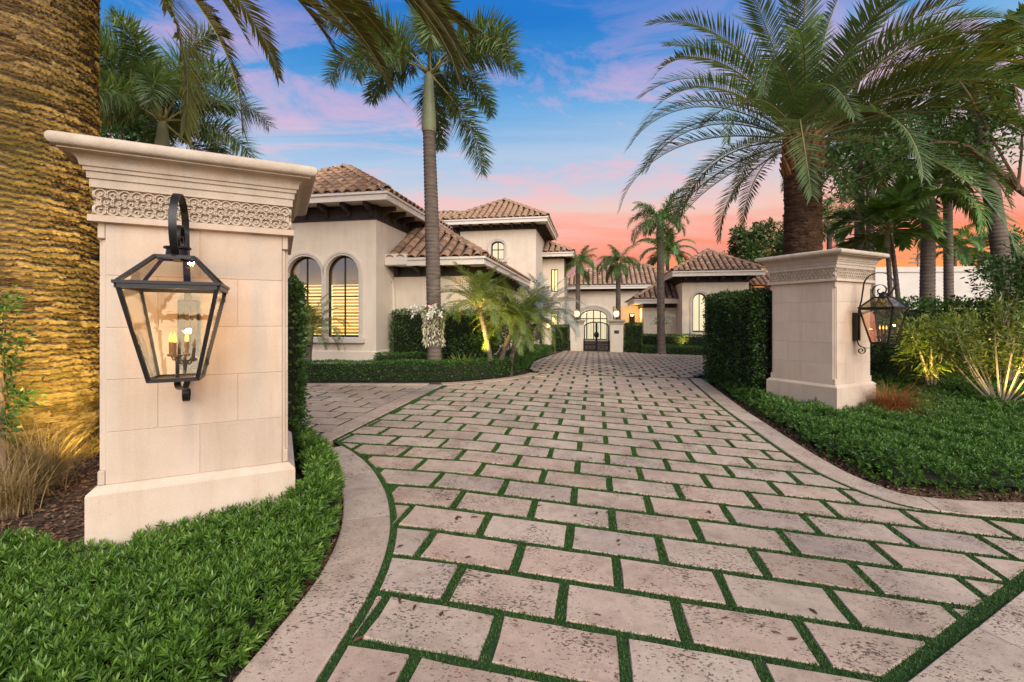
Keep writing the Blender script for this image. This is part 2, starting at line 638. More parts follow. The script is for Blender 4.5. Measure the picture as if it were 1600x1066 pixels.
M_WHITEWALL = noisy('white_wall', (.62, .56, .48), (.70, .64, .56), 1.2, .85, 60, .2, .004)
M_STEEL = noisy('mast_steel', (.20, .13, .12), (.28, .2, .18), 5, .6)
M_FIX = noisy('spotlight_body', (.02, .018, .014), (.035, .03, .025), 15, .5, metal=.5)

# ------------------------------------------------------------------ ground
gx = np.unique(np.r_[np.linspace(-400, -20, 14), np.linspace(-20, 24, 90), np.linspace(24, 400, 14)])
gy = np.unique(np.r_[np.linspace(-60, -4, 8), np.linspace(-4, 40, 90), np.linspace(40, 900, 18)])
GX, GY = np.meshgrid(gx, gy)
GV = np.stack([GX, GY, gz(GX, GY) - .035], -1).reshape(-1, 3)
ii = np.arange((len(gy) - 1) * len(gx)).reshape(len(gy) - 1, -1)[:, :-1].ravel()
GQ = np.stack([ii, ii + 1, ii + 1 + len(gx), ii + len(gx)], -1)
tag(obj('ground', mesh_np('ground', GV, GQ, M_SOIL)), 'dark brown soil of the planting beds', 'ground', kind='structure')


# ------------------------------------------------------------------ the drive: outlines measured on the photograph
def gpts(L):
    return [at(*p) for p in L]


def smooth_line(P, n=4, step=.12):
    """corner-cut and resample an open polyline"""
    P = [np.array(p, float) for p in P]
    for _ in range(n):
        Q = [P[0]]
        for a, b in zip(P[:-1], P[1:]):
            Q += [a * .75 + b * .25, a * .25 + b * .75]
        Q.append(P[-1])
        P = Q
    P = np.array(P)
    d = np.r_[0, np.cumsum(np.linalg.norm(np.diff(P, axis=0), axis=1))]
    m = max(2, int(d[-1] / step) + 1)
    tt = np.linspace(0, d[-1], m)
    return np.c_[np.interp(tt, d, P[:, 0]), np.interp(tt, d, P[:, 1])]


def offset_line(P, o):
    t = unit(np.gradient(P, axis=0))
    return P + np.c_[-t[:, 1], t[:, 0]] * o


def inside(P, poly):
    x, y = P[:, 0], P[:, 1]
    poly = np.asarray(poly)
    r = np.zeros(len(P), bool)
    j = len(poly) - 1
    for i in range(len(poly)):
        xi, yi = poly[i]
        xj, yj = poly[j]
        c = ((yi > y) != (yj > y)) & (x < (xj - xi) * (y - yi) / (yj - yi + 1e-12) + xi)
        r ^= c
        j = i
    return r


def dist_to(P, line):
    best = np.full(len(P), 1e9)
    for a, b in zip(line[:-1], line[1:]):
        a, b = np.asarray(a), np.asarray(b)
        ab = b - a
        tt = np.clip(((P - a) @ ab) / (ab @ ab + 1e-12), 0, 1)
        best = np.minimum(best, np.linalg.norm(P - a - tt[:, None] * ab, axis=1))
    return best


# street edge of the paving (parallel to the street faces of the pillars)
e1, e2 = np.array(at(1600, 907)), np.array(at(1393, 1064))
edir = unit(e2 - e1)
street_hi, street_lo = e1 - edir * 2.2, e2 + edir * 4.0
left_in = smooth_line(gpts([(496, 1064), (550, 978), (587, 914), (606, 858), (611, 820), (606, 780), (593, 752), (576, 729), (556, 712), (535, 700)]))
lx = left_in[0] + unit(left_in[0] - left_in[3]) * 1.6          # goes on towards the street below the picture
left_in = np.vstack([lx[None], left_in])
strip_r = np.array(gpts([(520, 690), (692, 603)]))
top_l = smooth_line(gpts([(692, 603), (735, 600.5), (780, 597), (815, 592), (838, 587), (843, 584.5)]))
right_in = smooth_line(gpts([(1078, 592), (1084, 599), (1097, 610), (1127, 636), (1155, 657), (1180, 675), (1225, 708), (1276, 740), (1313, 757), (1365, 778), (1420, 795), (1510, 808), (1600, 813), (1700, 816), (1850, 818)]))
ed_n = np.array([edir[1], -edir[0]])
if ed_n @ (-(e1 + e2) / 2) < 0:
    ed_n = -ed_n
slab_poly = np.vstack([left_in, strip_r, top_l, right_in, street_hi[None], street_lo[None]])
main_poly = np.vstack([left_in, strip_r, top_l, right_in, (street_hi + ed_n * .05)[None], (street_lo + ed_n * .05)[None]])
# far court
court_l = gpts([(843, 584), (826, 578), (832, 566), (850, 559), (876, 551)])
gate_T = 20.3
court_poly = np.array([at(843, 584)] + court_l[1:] + [xy(hs(880, gate_T), gate_T), xy(hs(1000, gate_T), gate_T), xy(hs(1000, 20.0), 20.0), xy(hs(1098, 20.0), 20.0), xy(hs(1180, 20.0), 20.0), at(1130, 586), at(1100, 587), at(1078, 591)])
# side drive on the left of the crossing strip
strip_l = np.array(gpts([(668, 603), (488, 688)]))
side_poly = np.vstack([strip_l, np.array(gpts([(470, 690), (380, 690), (250, 640), (250, 603)]))])

allp = np.vstack([main_poly, court_poly, side_poly])
driveway = None


def sheet(name, poly, mat, lift, parent=None, step=.5):
    """flat polygon laid on the ground, cut into a grid so that it follows the slope"""
    poly = np.asarray(poly)
    x0, y0 = poly.min(0) - step
    x1, y1 = poly.max(0) + step
    mb = MB()
    nx, ny = int((x1 - x0) / step) + 1, int((y1 - y0) / step) + 1
    for i in range(nx):
        for j in range(ny):
            q = clip_rect(poly, x0 + i * step, x0 + (i + 1) * step, y0 + j * step, y0 + (j + 1) * step)
            if len(q) > 2:
                mb.add([(a, b, float(gz(a, b)) + lift) for a, b in q], [tuple(range(len(q)))])
    return mb


def clip_rect(poly, x0, x1, y0, y1):
    out = [tuple(p) for p in poly]
    for ax, lim, sg in ((0, x0, 1), (0, x1, -1), (1, y0, 1), (1, y1, -1)):
        src, out = out, []
        for k in range(len(src)):
            a, b = src[k - 1], src[k]
            ia, ib = (a[ax] - lim) * sg >= 0, (b[ax] - lim) * sg >= 0
            if ia != ib:
                tt = (lim - a[ax]) / (b[ax] - a[ax])
                out.append((a[0] + (b[0] - a[0]) * tt, a[1] + (b[1] - a[1]) * tt))
            if ib:
                out.append(b)
        if not out:
            return []
    # drop doubles
    q = []
    for p in out:
        if not q or (abs(p[0] - q[-1][0]) + abs(p[1] - q[-1][1])) > 1e-4:
            q.append(p)
    return q


def area(q):
    return .5 * sum(q[k - 1][0] * q[k][1] - q[k][0] * q[k - 1][1] for k in range(len(q)))


# bed of the whole drive, under everything
bed = MB()
for P, ex in ((main_poly, .5), (court_poly, 0), (side_poly, 0)):
    mbp = sheet('bed', P, None, .008)
    bed.add(mbp.V, mbp.Fc)
driveway = bed.build('driveway', M_TURFBED)
tag(driveway, 'paved drive of pale stone slabs with green turf joints', 'driveway', kind='structure')


def paver_mesh(q, jit=0.0, top=.017, mat=M_PAVER, rnd=None, seed=0):
    """stone slab from an outline: worn bevelled rim, rough edge"""
    rr = random.Random(seed)
    if area(q) < 0:
        q = q[::-1]
    P = []
    for k in range(len(q)):
        a, b = np.array(q[k]), np.array(q[(k + 1) % len(q)])
        n = 1 if jit == 0 else max(1, int(np.linalg.norm(b - a) / .13))
        for i in range(n):
            P.append(a + (b - a) * i / n)
    P = np.array(P)
    N = len(P)
    c = P.mean(0)
    if jit:
        P = P + np.array([[rr.uniform(-jit, jit), rr.uniform(-jit, jit)] for _ in P])
    e1_ = unit(np.roll(P, -1, 0) - P)
    e0_ = np.roll(e1_, 1, 0)
    nrm = np.c_[-(e1_[:, 1] + e0_[:, 1]), e1_[:, 0] + e0_[:, 0]]
    ln = np.linalg.norm(nrm, axis=1, keepdims=True)
    nrm = nrm / np.maximum(ln, .7)
    ins = P + nrm * .007
    mid = P + nrm * .0015
    v = [(x, y, -.02) for x, y in P] + [(x, y, top - .008) for x, y in mid] + [(x, y, top) for x, y in ins]
    f = [tuple(range(2 * N, 3 * N))]
    for r in range(2):
        for i in range(N):
            j = (i + 1) % N
            f.append((r * N + i, r * N + j, r * N + N + j, r * N + N + i))
    return v, f


def slope_matrix(s, t, tilt=0.0):
    x, y = xy(s, t)
    e = .05
    z = float(gz(x, y))
    ex = Vector((CP, -SP, (float(gz(x + e * CP, y - e * SP)) - z) / e)).normalized()
    ey = Vector((SP, CP, (float(gz(x + e * SP, y + e * CP)) - z) / e)).normalized()
    nz = ex.cross(ey).normalized()
    if tilt:
        nz = (nz + ex * random.uniform(-tilt, tilt) + ey * random.uniform(-tilt, tilt)).normalized()
    ey = nz.cross(ex).normalized()
    ex = ey.cross(nz)
    m = Matrix((ex, ey, nz)).transposed().to_4x4()
    m.translation = (x, y, z)
    return m


def to_st(poly):
    return np.array([st(*p) for p in poly])


PU, PV, JW = .66, .389, .056
S0, T0 = .1416, 4.423
hw, hd = (PU - JW) / 2, (PV - JW) / 2
paver_variants = []
for k in range(6):
    mb = MB()
    v, f = paver_mesh([(-hw, -hd), (hw, -hd), (hw, hd), (-hw, hd)], .0045, seed=k)
    mb.add(v, f)
    paver_variants.append(mb.mesh('paver', M_PAVER))

cells = []      # (distance, centre s, t, clipped outline or None)


def lay(poly, rows, PUx, hwx, shift=0.0, trim=.03):
    """running bond inside an outline; rows: list of (t centre, half depth, offset)"""
    ps = to_st(poly)
    smin, smax = ps[:, 0].min(), ps[:, 0].max()
    out = []
    full = 4 * hwx
    for tcx, hdx, off in rows:
        k0 = int((smin - S0) / PUx) - 2
        k1 = int((smax - S0) / PUx) + 2
        for k in range(k0, k1 + 1):
            sx = S0 + (k + off + .5) * PUx + shift
            q = clip_rect(ps, sx - hwx, sx + hwx, tcx - hdx, tcx + hdx)
            if len(q) < 3:
                continue
            A = abs(area(q))
            if A < .004 * hwx / .3:
                continue
            x, y = xy(sx, tcx)
            if y < .9:
                continue
            local = [(a - sx, b - tcx) for a, b in q]
            out.append((math.hypot(x, y), sx, tcx, None if A > full * hdx * .985 else local))
    return out


def inset_poly(poly, o):
    """shrink an outline by o so that a turf strip is left along its edge"""
    P = np.array(poly, float)
    if area([tuple(p) for p in P]) < 0:
        P = P[::-1]
    e1_ = unit(np.roll(P, -1, 0) - P)
    e0_ = np.roll(e1_, 1, 0)
    n = np.c_[-(e1_[:, 1] + e0_[:, 1]), e1_[:, 0] + e0_[:, 0]]
    n = n / np.maximum((n * n).sum(1, keepdims=True), .6) * 2
    return P + n * o


rows_main = []
for k in range(8, -60, -1):
    tcx = T0 - (k + .5) * PV
    rows_main.append((tcx, hd, 0.0 if k % 2 else .5))
main_in = inset_poly(slab_poly, .05)
side_in = inset_poly(side_poly, .04)
cells = lay(main_in, rows_main, PU, hw)
cells_side = lay(side_in, rows_main, PU, hw, .21)
cells = sorted(cells + cells_side, key=lambda c: c[0])
n_ind = 0
far_V, far_F, far_R = [], [], []


def add_far(v, f, m, r):
    k = len(far_V)
    for p in v:
        far_V.append(tuple(m @ Vector(p)))
        far_R.append(r)
    for q in f:
        far_F.append(tuple(i + k for i in q))


def in_view(x, y):
    return y > .8 and -1.2 < x / y < 1.25


for dist, sx, tcx, loc in cells:
    x, y = xy(sx, tcx)
    m = slope_matrix(sx, tcx, .006)
    m.translation.z += random.uniform(-.003, .003)
    if n_ind < 300 and in_view(x, y):
        if loc is None:
            me = random.choice(paver_variants)
        else:
            mb = MB()
            mb.add(*paver_mesh(loc))
            me = mb.mesh('paver', M_PAVER)
        o = obj('paver', me, driveway)
        if loc is None and random.random() < .5:
            m = m @ Matrix.Rotation(PI, 4, 'Z')
        o.matrix_local = m
        n_ind += 1
    else:
        v, f = paver_mesh([(-hw, -hd), (hw, -hd), (hw, hd), (-hw, hd)] if loc is None else loc)
        add_far(v, f, m, random.random())
# far court: smaller slabs, shallow and deep courses in turn
rows_c = []
tt_ = to_st(court_poly)[:, 1].min() - .2
k = 0
while tt_ < 21:
    dpt = .40 if k % 2 else .27
    rows_c.append((tt_ + dpt / 2, (dpt - .05) / 2, .0 if k % 2 else .5))
    tt_ += dpt
    k += 1
for dist, sx, tcx, loc in lay(inset_poly(court_poly, .03), rows_c, .42, (.42 - .085) / 2):
    hdx = [r[1] for r in rows_c if abs(r[0] - tcx) < 1e-6][0]
    hx = (.42 - .085) / 2
    v, f = paver_mesh([(-hx, -hdx), (hx, -hdx), (hx, hdx), (-hx, hdx)] if loc is None else loc, top=.02)
    add_far(v, f, slope_matrix(sx, tcx, .004), random.random())
me = bpy.data.meshes.new('paver_field')
me.from_pydata(far_V, [], far_F)
me.update()
a_ = me.attributes.new('rnd', 'FLOAT', 'POINT')
a_.data.foreach_set('value', np.array(far_R, np.float32))
me.materials.append(M_PAVER)
tag(obj('paver_field', me, driveway), 'small pale slabs of the far court', kind='stuff')


# stone borders: long curved pieces with fine joints
def border(name, inner, outer, label, piece=1.1, top=.026, gap=.010):
    if len(outer) != len(inner):
        k_ = np.linspace(0, len(outer) - 1, len(inner))
        outer = np.c_[np.interp(k_, np.arange(len(outer)), outer[:, 0]), np.interp(k_, np.arange(len(outer)), outer[:, 1])]
    d = np.r_[0, np.cumsum(np.linalg.norm(np.diff(inner, axis=0), axis=1))]
    n = max(1, round(d[-1] / piece))
    root = thing(name, label, 'edging', (float(inner[len(inner) // 2][0]), float(inner[len(inner) // 2][1]), 0))
    ox, oy = root.location.x, root.location.y
    for i in range(n):
        a, b = d[-1] * i / n + gap / 2, d[-1] * (i + 1) / n - gap / 2
        tt = np.linspace(a, b, max(3, int((b - a) / .12)))
        I = np.c_[np.interp(tt, d, inner[:, 0]), np.interp(tt, d, inner[:, 1])]
        O = np.c_[np.interp(tt, d, outer[:, 0]), np.interp(tt, d, outer[:, 1])]
        mb = MB()
        v, f = [], []
        m = len(tt)
        w_ = unit(O - I) * .008
        dz = random.uniform(-.002, .002)
        for k in range(m):
            for p, z in ((I[k], -.05), (I[k], top - .008), (I[k] + w_[k], top), (O[k] - w_[k], top), (O[k], top - .008), (O[k], -.05)):
                v.append((p[0] - ox, p[1] - oy, float(gz(p[0], p[1])) + z + dz))
        for k in range(m - 1):
            for c in range(5):
                f.append((k * 6 + c, k * 6 + c + 1, k * 6 + 6 + c + 1, k * 6 + 6 + c))
        f += [tuple(range(5, -1, -1)), tuple(range((m - 1) * 6, m * 6))]
        mb.add(v, f)
        mb.build('border_stone', M_BORDER, root)
    return root


border('stone_edging', left_in, offset_line(left_in, .36), 'curved pale stone edging beside the left planting bed')
border('stone_edging', right_in, offset_line(right_in, .34), 'long curved pale stone edging along the right planting bed')
border('stone_edging', top_l, offset_line(top_l, .26), 'narrow stone edging in front of the low hedge island')
sl = smooth_line(np.array([strip_r[0] - (strip_r[1] - strip_r[0]) * .02, strip_r[1]]), 1)
sl2 = smooth_line(np.array([strip_l[1] - (strip_l[0] - strip_l[1]) * .02, strip_l[0]]), 1)
border('stone_strip', sl, sl2, 'straight stone strip dividing the main drive from the side drive', 1.6, .03)
tl = smooth_line(gpts([(250, 603), (668, 603)]), 1)
border('stone_edging', tl, offset_line(tl, .22), 'straight stone edging behind the side drive')
sA = np.linspace(0, 1, 60)[:, None]
st_in = street_hi + (street_lo - street_hi) * sA
border('stone_apron', st_in + ed_n * .05, st_in + ed_n * 1.2, 'broad pale stone apron between the slabs and the street', 1.5, .028)

# turf standing in the joints near the camera
tp = rng.uniform(low=main_poly.min(0), high=main_poly.max(0), size=(1500000, 2))
tp = tp[inside(tp, main_poly) & (tp[:, 1] > 1.2) & (tp[:, 1] < 9.5)]
ts = np.c_[tp[:, 0] * CP - tp[:, 1] * SP, tp[:, 0] * SP + tp[:, 1] * CP]
kk = np.floor((T0 - ts[:, 1]) / PV)
ft = (T0 - ts[:, 1]) / PV - kk
offs = np.where(kk % 2 == 1, 0.0, .5)
fs = (ts[:, 0] - S0) / PU - offs
fs = fs - np.floor(fs)
jr, js = JW / PV / 2, JW / PU / 2
jn = 1.08 + .22 * vnoise(tp, 60, 2)
inj = (ft < jr * jn) | (ft > 1 - jr * jn) | (fs < js * jn) | (fs > 1 - js * jn)
edge = dist_to(tp, np.vstack([main_poly, main_poly[:1]])) < .05
edge |= dist_to(tp, np.array([street_hi, street_lo]) + ed_n * .05) < .10
keep = (inj | edge) & (rng.random(len(tp)) < np.clip(16 / tp[:, 1] ** 1.6, .12, 1))
tp = tp[keep]
N = len(tp)
bl = rng.uniform(.012, .026, N)
bb = np.c_[tp, gz(tp[:, 0], tp[:, 1]) + .006]
bd = np.c_[rng.normal(0, .45, (N, 2)), np.ones(N)]
tag(leaves('turf', bb, bd, bl, rng.uniform(.003, .006, N) * np.clip(tp[:, 1] / 3, 1, 3), M_TURF), 'short bright green turf growing in the joints between the slabs', 'grass', kind='stuff')
print('turf blades', N, 'pavers', n_ind, len(cells))

# ------------------------------------------------------------------ gate pillars of cast stone
AL = math.atan2(.454, .891)                        # street direction
SD, SN = np.array([math.cos(AL), math.sin(AL)]), np.array([math.sin(AL), -math.cos(AL)])


def ring_carving(width, height, dep=.020):
    """pierced scroll band: two rows of interlaced rings with small lozenges, flat relief facing -y"""
    mb = MB()
    p = height / 2.75
    n = int(width / p)
    p = width / n

    def annulus(cx_, cz_, ro, ri, a0=0.0, a1=2 * PI, seg=14):
        v, f = [], []
        for k in range(seg + 1):
            a = a0 + (a1 - a0) * k / seg
            c, s = math.cos(a), math.sin(a)
            v += [(cx_ + ro * c, 0, cz_ + ro * s), (cx_ + ro * .97 * c, -dep, cz_ + ro * .97 * s), (cx_ + ri * 1.06 * c, -dep, cz_ + ri * 1.06 * s), (cx_ + ri * c, 0, cz_ + ri * s)]
        for k in range(seg):
            for q in range(3):
                f.append((k * 4 + q, k * 4 + q + 1, k * 4 + 4 + q + 1, k * 4 + 4 + q))
        mb.add(v, f)
    for i in range(n):
        for j in range(3):
            cx_ = -width / 2 + (i + (.5 if j % 2 == 0 else 1.0)) * p
            if cx_ > width / 2 - p * .4:
                continue
            cz_ = height * (.19 + .31 * j)
            annulus(cx_, cz_, p * .56, p * .42, seg=10)
            a = .6 + (i + j) * PI / 2
            annulus(cx_, cz_, p * .22, p * .10, a, a + 4.4, 6)
    return mb


KP = .888                                           # size of the pillars relative to a 1.38 m plinth


def gate_pillar(corner, label, zb):
    """1.4 m square pillar; corner = street-side left corner of the plinth"""
    Wp = 1.38
    h = Wp / 2 - .055                               # half width of the shaft
    c = np.array(corner) + (SD * (Wp / 2) - SN * (Wp / 2)) * KP
    root = thing('gate_pillar', label, 'pillar', (c[0], c[1], zb), AL)
    root.scale = (KP, KP, KP)
    b0 = .55                                        # plinth height above the bed
    H = b0 + .396 * 5
    mb = MB()
    mb.frames([(.055, -.3), (.055, b0 - .035), (.050, b0 - .022), (.012, b0 + .012), (0, b0 + .02)], h, h)
    mb.build('plinth', M_PILLAR, root)
    mb = MB()
    hc = h - .024
    mb.box(-hc, hc, -hc, hc, b0 - .2, H + .05)
    ej = h - .048
    mb.box(-ej, ej, -h + .0055, h - .0055, b0, H + .02)
    mb.box(-h + .0055, h - .0055, -ej, ej, b0 + .001, H + .019)
    mb.build('shaft_core', M_PILLAR, root)
    # dressed blocks, each proud of the core; the corners are cut back between top and foot
    blocks = {}
    for face in range(4):
        rot = Matrix.Rotation(face * PI / 2, 4, 'Z')
        for r in range(5):
            z0 = b0 + .02 + r * (H - b0 - .02) / 5
            z1 = b0 + .02 + (r + 1) * (H - b0 - .02) / 5
            cuts = (0, .5, 1) if r % 2 == 0 else (0, .27, .72, 1)
            for a, b in zip(cuts[:-1], cuts[1:]):
                key = (r, a)
                if key not in blocks:
                    e = h - .045
                    x0, x1 = -e + 2 * e * a, -e + 2 * e * b
                    j = .0021
                    m_ = MB()
                    m_.bbox(x0 + j, x1 - j, -h + .001, -hc + .012, z0 + j, z1 - j, .0025)
                    blocks[key] = m_.mesh('stone_block', M_PILLAR)
                o = obj('stone_block', blocks[key], root)
                o.matrix_local = rot
    # square blocks at the head and foot of every corner, where the cut-back edge stops
    cb = {}
    for sx in (-1, 1):
        for sy in (-1, 1):
            for z0, z1 in ((b0 + .021, b0 + .13), (H - .12, H)):
                m_ = MB()
                x0, x1 = sorted((sx * (h - .0445), sx * h))
                y0, y1 = sorted((sy * (h - .0445), sy * h))
                m_.bbox(x0, x1, y0, y1, z0, z1, .006)
                m_.build('corner_stop', M_PILLAR, root)
    # frieze with carved band
    mb = MB()
    f0, f1 = H, H + .25
    mb.frames([(-.02, f0 - .01), (.045, f0), (.045, f0 + .045), (.030, f0 + .05), (.006, f0 + .052), (.006, f1 - .008), (.035, f1), (.035, f1 + .01)], h, h)
    fr = mb.build('frieze', M_PILLAR, root)
    carve = ring_carving(2 * (h + .012), f1 - f0 - .062).mesh('carved_band', M_CORNICE)
    for face in range(4):
        o = obj('carved_band', carve, fr)
        o.matrix_local = Matrix.Rotation(face * PI / 2, 4, 'Z') @ Matrix.Translation((0, -h - .006, f0 + .054))
    # stepped cornice under a round nosing
    z = f1 + .01
    prof = [(.035, z), (.036, z + .05), (.048, z + .053), (.050, z + .10), (.063, z + .103), (.066, z + .13), (.078, z + .133), (.082, z + .15)]
    for k in range(7):
        a = k / 6 * PI / 2
        prof.append((.082 + .085 * (1 - math.cos(a)), z + .15 + .065 * math.sin(a)))
    cz = z + .15 + .065
    prof += [(.172, cz + .002), (.172, cz + .012)]
    for k in range(9):
        a = -PI / 2 + k / 8 * PI
        prof.append((.172 + .042 * math.cos(a) + .004, cz + .012 + .046 + .046 * math.sin(a)))
    prof.append((.10, cz + .012 + .094))
    mb = MB()
    mb.frames(prof, h, h)
    mb.build('cornice', M_CORNICE, root, smooth=True)
    return root, c, h


LC = np.array([-3.10, 3.30]) * KP
z_l = .09
pil_l, cen_l, hsh = gate_pillar(LC, 'large cream stone pillar in the left foreground with carved frieze', z_l)
rc = np.array([6.07, 8.5]) * .885
z_r = .08
pil_r, cen_r, _ = gate_pillar(rc, 'cream stone pillar on the right in front of the tall clipped hedge', z_r)


# ------------------------------------------------------------------ wall lanterns on the pillars
def lantern(cx_, cy_, z_eave, label, power, plate=True):
    """four-sided tapered lantern on a scrolled arm; local -y points away from the pillar face, origin on the face"""
    root = thing('wall_lantern', label, 'lantern', (cx_, cy_, z_eave - .64 * KP), AL)
    root.scale = (KP, KP, KP)
    d = .48
    zt, zb = .64, .0                                # eave and foot of the glass body
    a, b = .265, .135                               # half widths above and below
    zr, rr = zt + .20, .105                         # top of the little roof
    bw = .017

    def q(s, z, sx, sy):
        return (sx * s, -d + sy * s, z)
    fm = MB()
    for sx, sy in ((-1, -1), (1, -1), (1, 1), (-1, 1)):
        fm.tube([q(b, zb, sx, sy), q(a, zt, sx, sy)], bw, 4)
        fm.tube([q(a + .012, zt, sx, sy), q(rr, zr, sx, sy)], bw * .95, 4)
    for s, z, r in ((b, zb, .018), (a, zt - .012, .024), (a + .016, zt + .010, .014), (rr, zr, .016)):
        cs = [q(s, z, sx, sy) for sx, sy in ((-1, -1), (1, -1), (1, 1), (-1, 1))]
        for k in range(4):
            fm.tube([cs[k], cs[(k + 1) % 4]], r, 4)
    fm.box(-b, b, -d - b, -d + b, zb - .012, zb + .004)
    frame = fm.build('frame', M_IRON, root)
    # hinge knuckles on the door side
    hg = MB()
    hg2 = MB()
    hg.box(a * .93, a * .93 + .018, -d + a * .8, -d + a * .98, zt - .10, zt - .05)
    hg2.box(b * 1.12, b * 1.12 + .018, -d + b * .9, -d + b * 1.15, zb + .07, zb + .12)
    hg.build('hinge', M_IRON, frame)
    hg2.build('hinge', M_IRON, frame)
    cp = MB()
    cp.lathe([(.118, 0), (.12, .012), (.07, .018), (.065, .06), (.082, .066), (.082, .078), (.03, .085), (.012, .11)], 16, (0, -d, zr))
    cp.build('cap', M_IRON, root, smooth=True)
    for k in range(4):
        c1, c2 = ((-1, -1), (1, -1), (1, 1), (-1, 1))[k], ((1, -1), (1, 1), (-1, 1), (-1, -1))[k]
        m_ = MB()
        m_.add([q(b - .004, zb, *c1), q(b - .004, zb, *c2), q(a - .004, zt, *c2), q(a - .004, zt, *c1)], [(0, 1, 2, 3)])
        m_.build('glass_pane', M_LANTERN, root)
        m_ = MB()
        m_.add([q(a, zt + .012, *c1), q(a, zt + .012, *c2), q(rr, zr, *c2), q(rr, zr, *c1)], [(0, 1, 2, 3)])
        m_.build('roof_pane', M_LANTERN, root)
    # candle cluster
    cn = MB()
    cn.lathe([(.012, 0), (.012, .14), (.03, .15), (.03, .16)], 8, (0, -d, zb))
    cl = cn.build('candle_stand', M_IRON, root)
    for k in range(3):
        an = 2 * PI * k / 3 + .4
        px_, py_ = .055 * math.cos(an), -d + .055 * math.sin(an)
        m_ = MB()
        m_.tube([(0, -d, zb + .13), (px_ * .6, -d + (py_ + d) * .6, zb + .125), (px_, py_, zb + .16)], .006, 5)
        m_.lathe([(.02, .15), (.022, .165), (.011, .168), (.011, .25)], 8, (px_, py_, zb))
        m_.build('candle', M_CANDLE, root)
        m_ = MB()
        m_.lathe([(.004, .25), (.012, .262), (.013, .278), (.008, .30), (.002, .322)], 8, (px_, py_, zb))
        m_.build('flame', M_FLAME, root, smooth=True)
    # scrolled strap from the wall over the lantern
    pts = [(0, -.075, .56), (0, -.09, .66), (0, -.13, .80), (0, -.145, .95), (0, -.165, 1.08)]
    cyc, czc, R = -.405, 1.06, .245
    for k in range(19):
        an = math.radians(175 - k * 12.5)
        pts.append((0, cyc - R * math.cos(an) * 1.0, czc + R * math.sin(an)))
    for k in range(26):
        an = math.radians(-55 - k * 22)
        r2 = .16 * (1 - k / 25 * .80)
        pts.append((0, cyc - .035 - r2 * math.cos(an), czc - .09 + r2 * math.sin(an)))
    sp = [Vector(p) for p in pts]
    sm = smooth3(sp)
    mb = MB()
    mb.strap(sm, .046, .008)
    mb.build('scroll_arm', M_IRON, root)
    mb = MB()
    low = [(0, -.05, .10), (0, -.055, .0), (0, -.10, -.09), (0, -.22, -.115), (0, -.36, -.10), (0, -d, -.06), (0, -d, 0)]
    mb.strap(smooth3([Vector(p) for p in low]), .04, .008)
    cur = []
    for k in range(22):
        an = math.radians(100 + k * 24)
        r2 = .075 * (1 - k / 21 * .78)
        cur.append((0, -.125 + r2 * math.cos(an), -.165 + r2 * math.sin(an)))
    mb.strap(cur, .04, .007)
    mb.build('lower_scroll', M_IRON, root)
    mb = MB()
    if plate:
        mb.bbox(-.065, .065, -.085, .0, .02, .56, .006)
        mb.bbox(-.02, .02, -.105, -.083, .06, .52, .004)
    else:
        mb.bbox(-.03, .03, -.07, .0, .10, .60, .004)
    mb.build('back_plate', M_IRON, root)
    li = bpy.data.objects.new('lantern_light', bpy.data.lights.new('lantern_light', 'POINT'))
    C.objects.link(li)
    li.parent = root
    li.location = (0, -d, zb + .40)
    li.data.energy = power
    li.data.color = (1, .52, .17)
    li.data.shadow_soft_size = .02
    return root


def smooth3(P, n=2):
    for _ in range(n):
        Q = [P[0]]
        for a, b in zip(P[:-1], P[1:]):
            Q += [a * .75 + b * .25, a * .25 + b * .75]
        Q.append(P[-1])
        P = Q
    return P


ml = LC + (SD * .62 - SN * .055) * KP
lantern(ml[0], ml[1], 1.90, 'big black iron lantern with amber flames on the left foreground pillar', 4.2)
mr = rc + (SD * .69 - SN * .055) * KP
lantern(mr[0], mr[1], 1.865, 'black iron lantern on a scrolled bracket on the right pillar', 1.6)


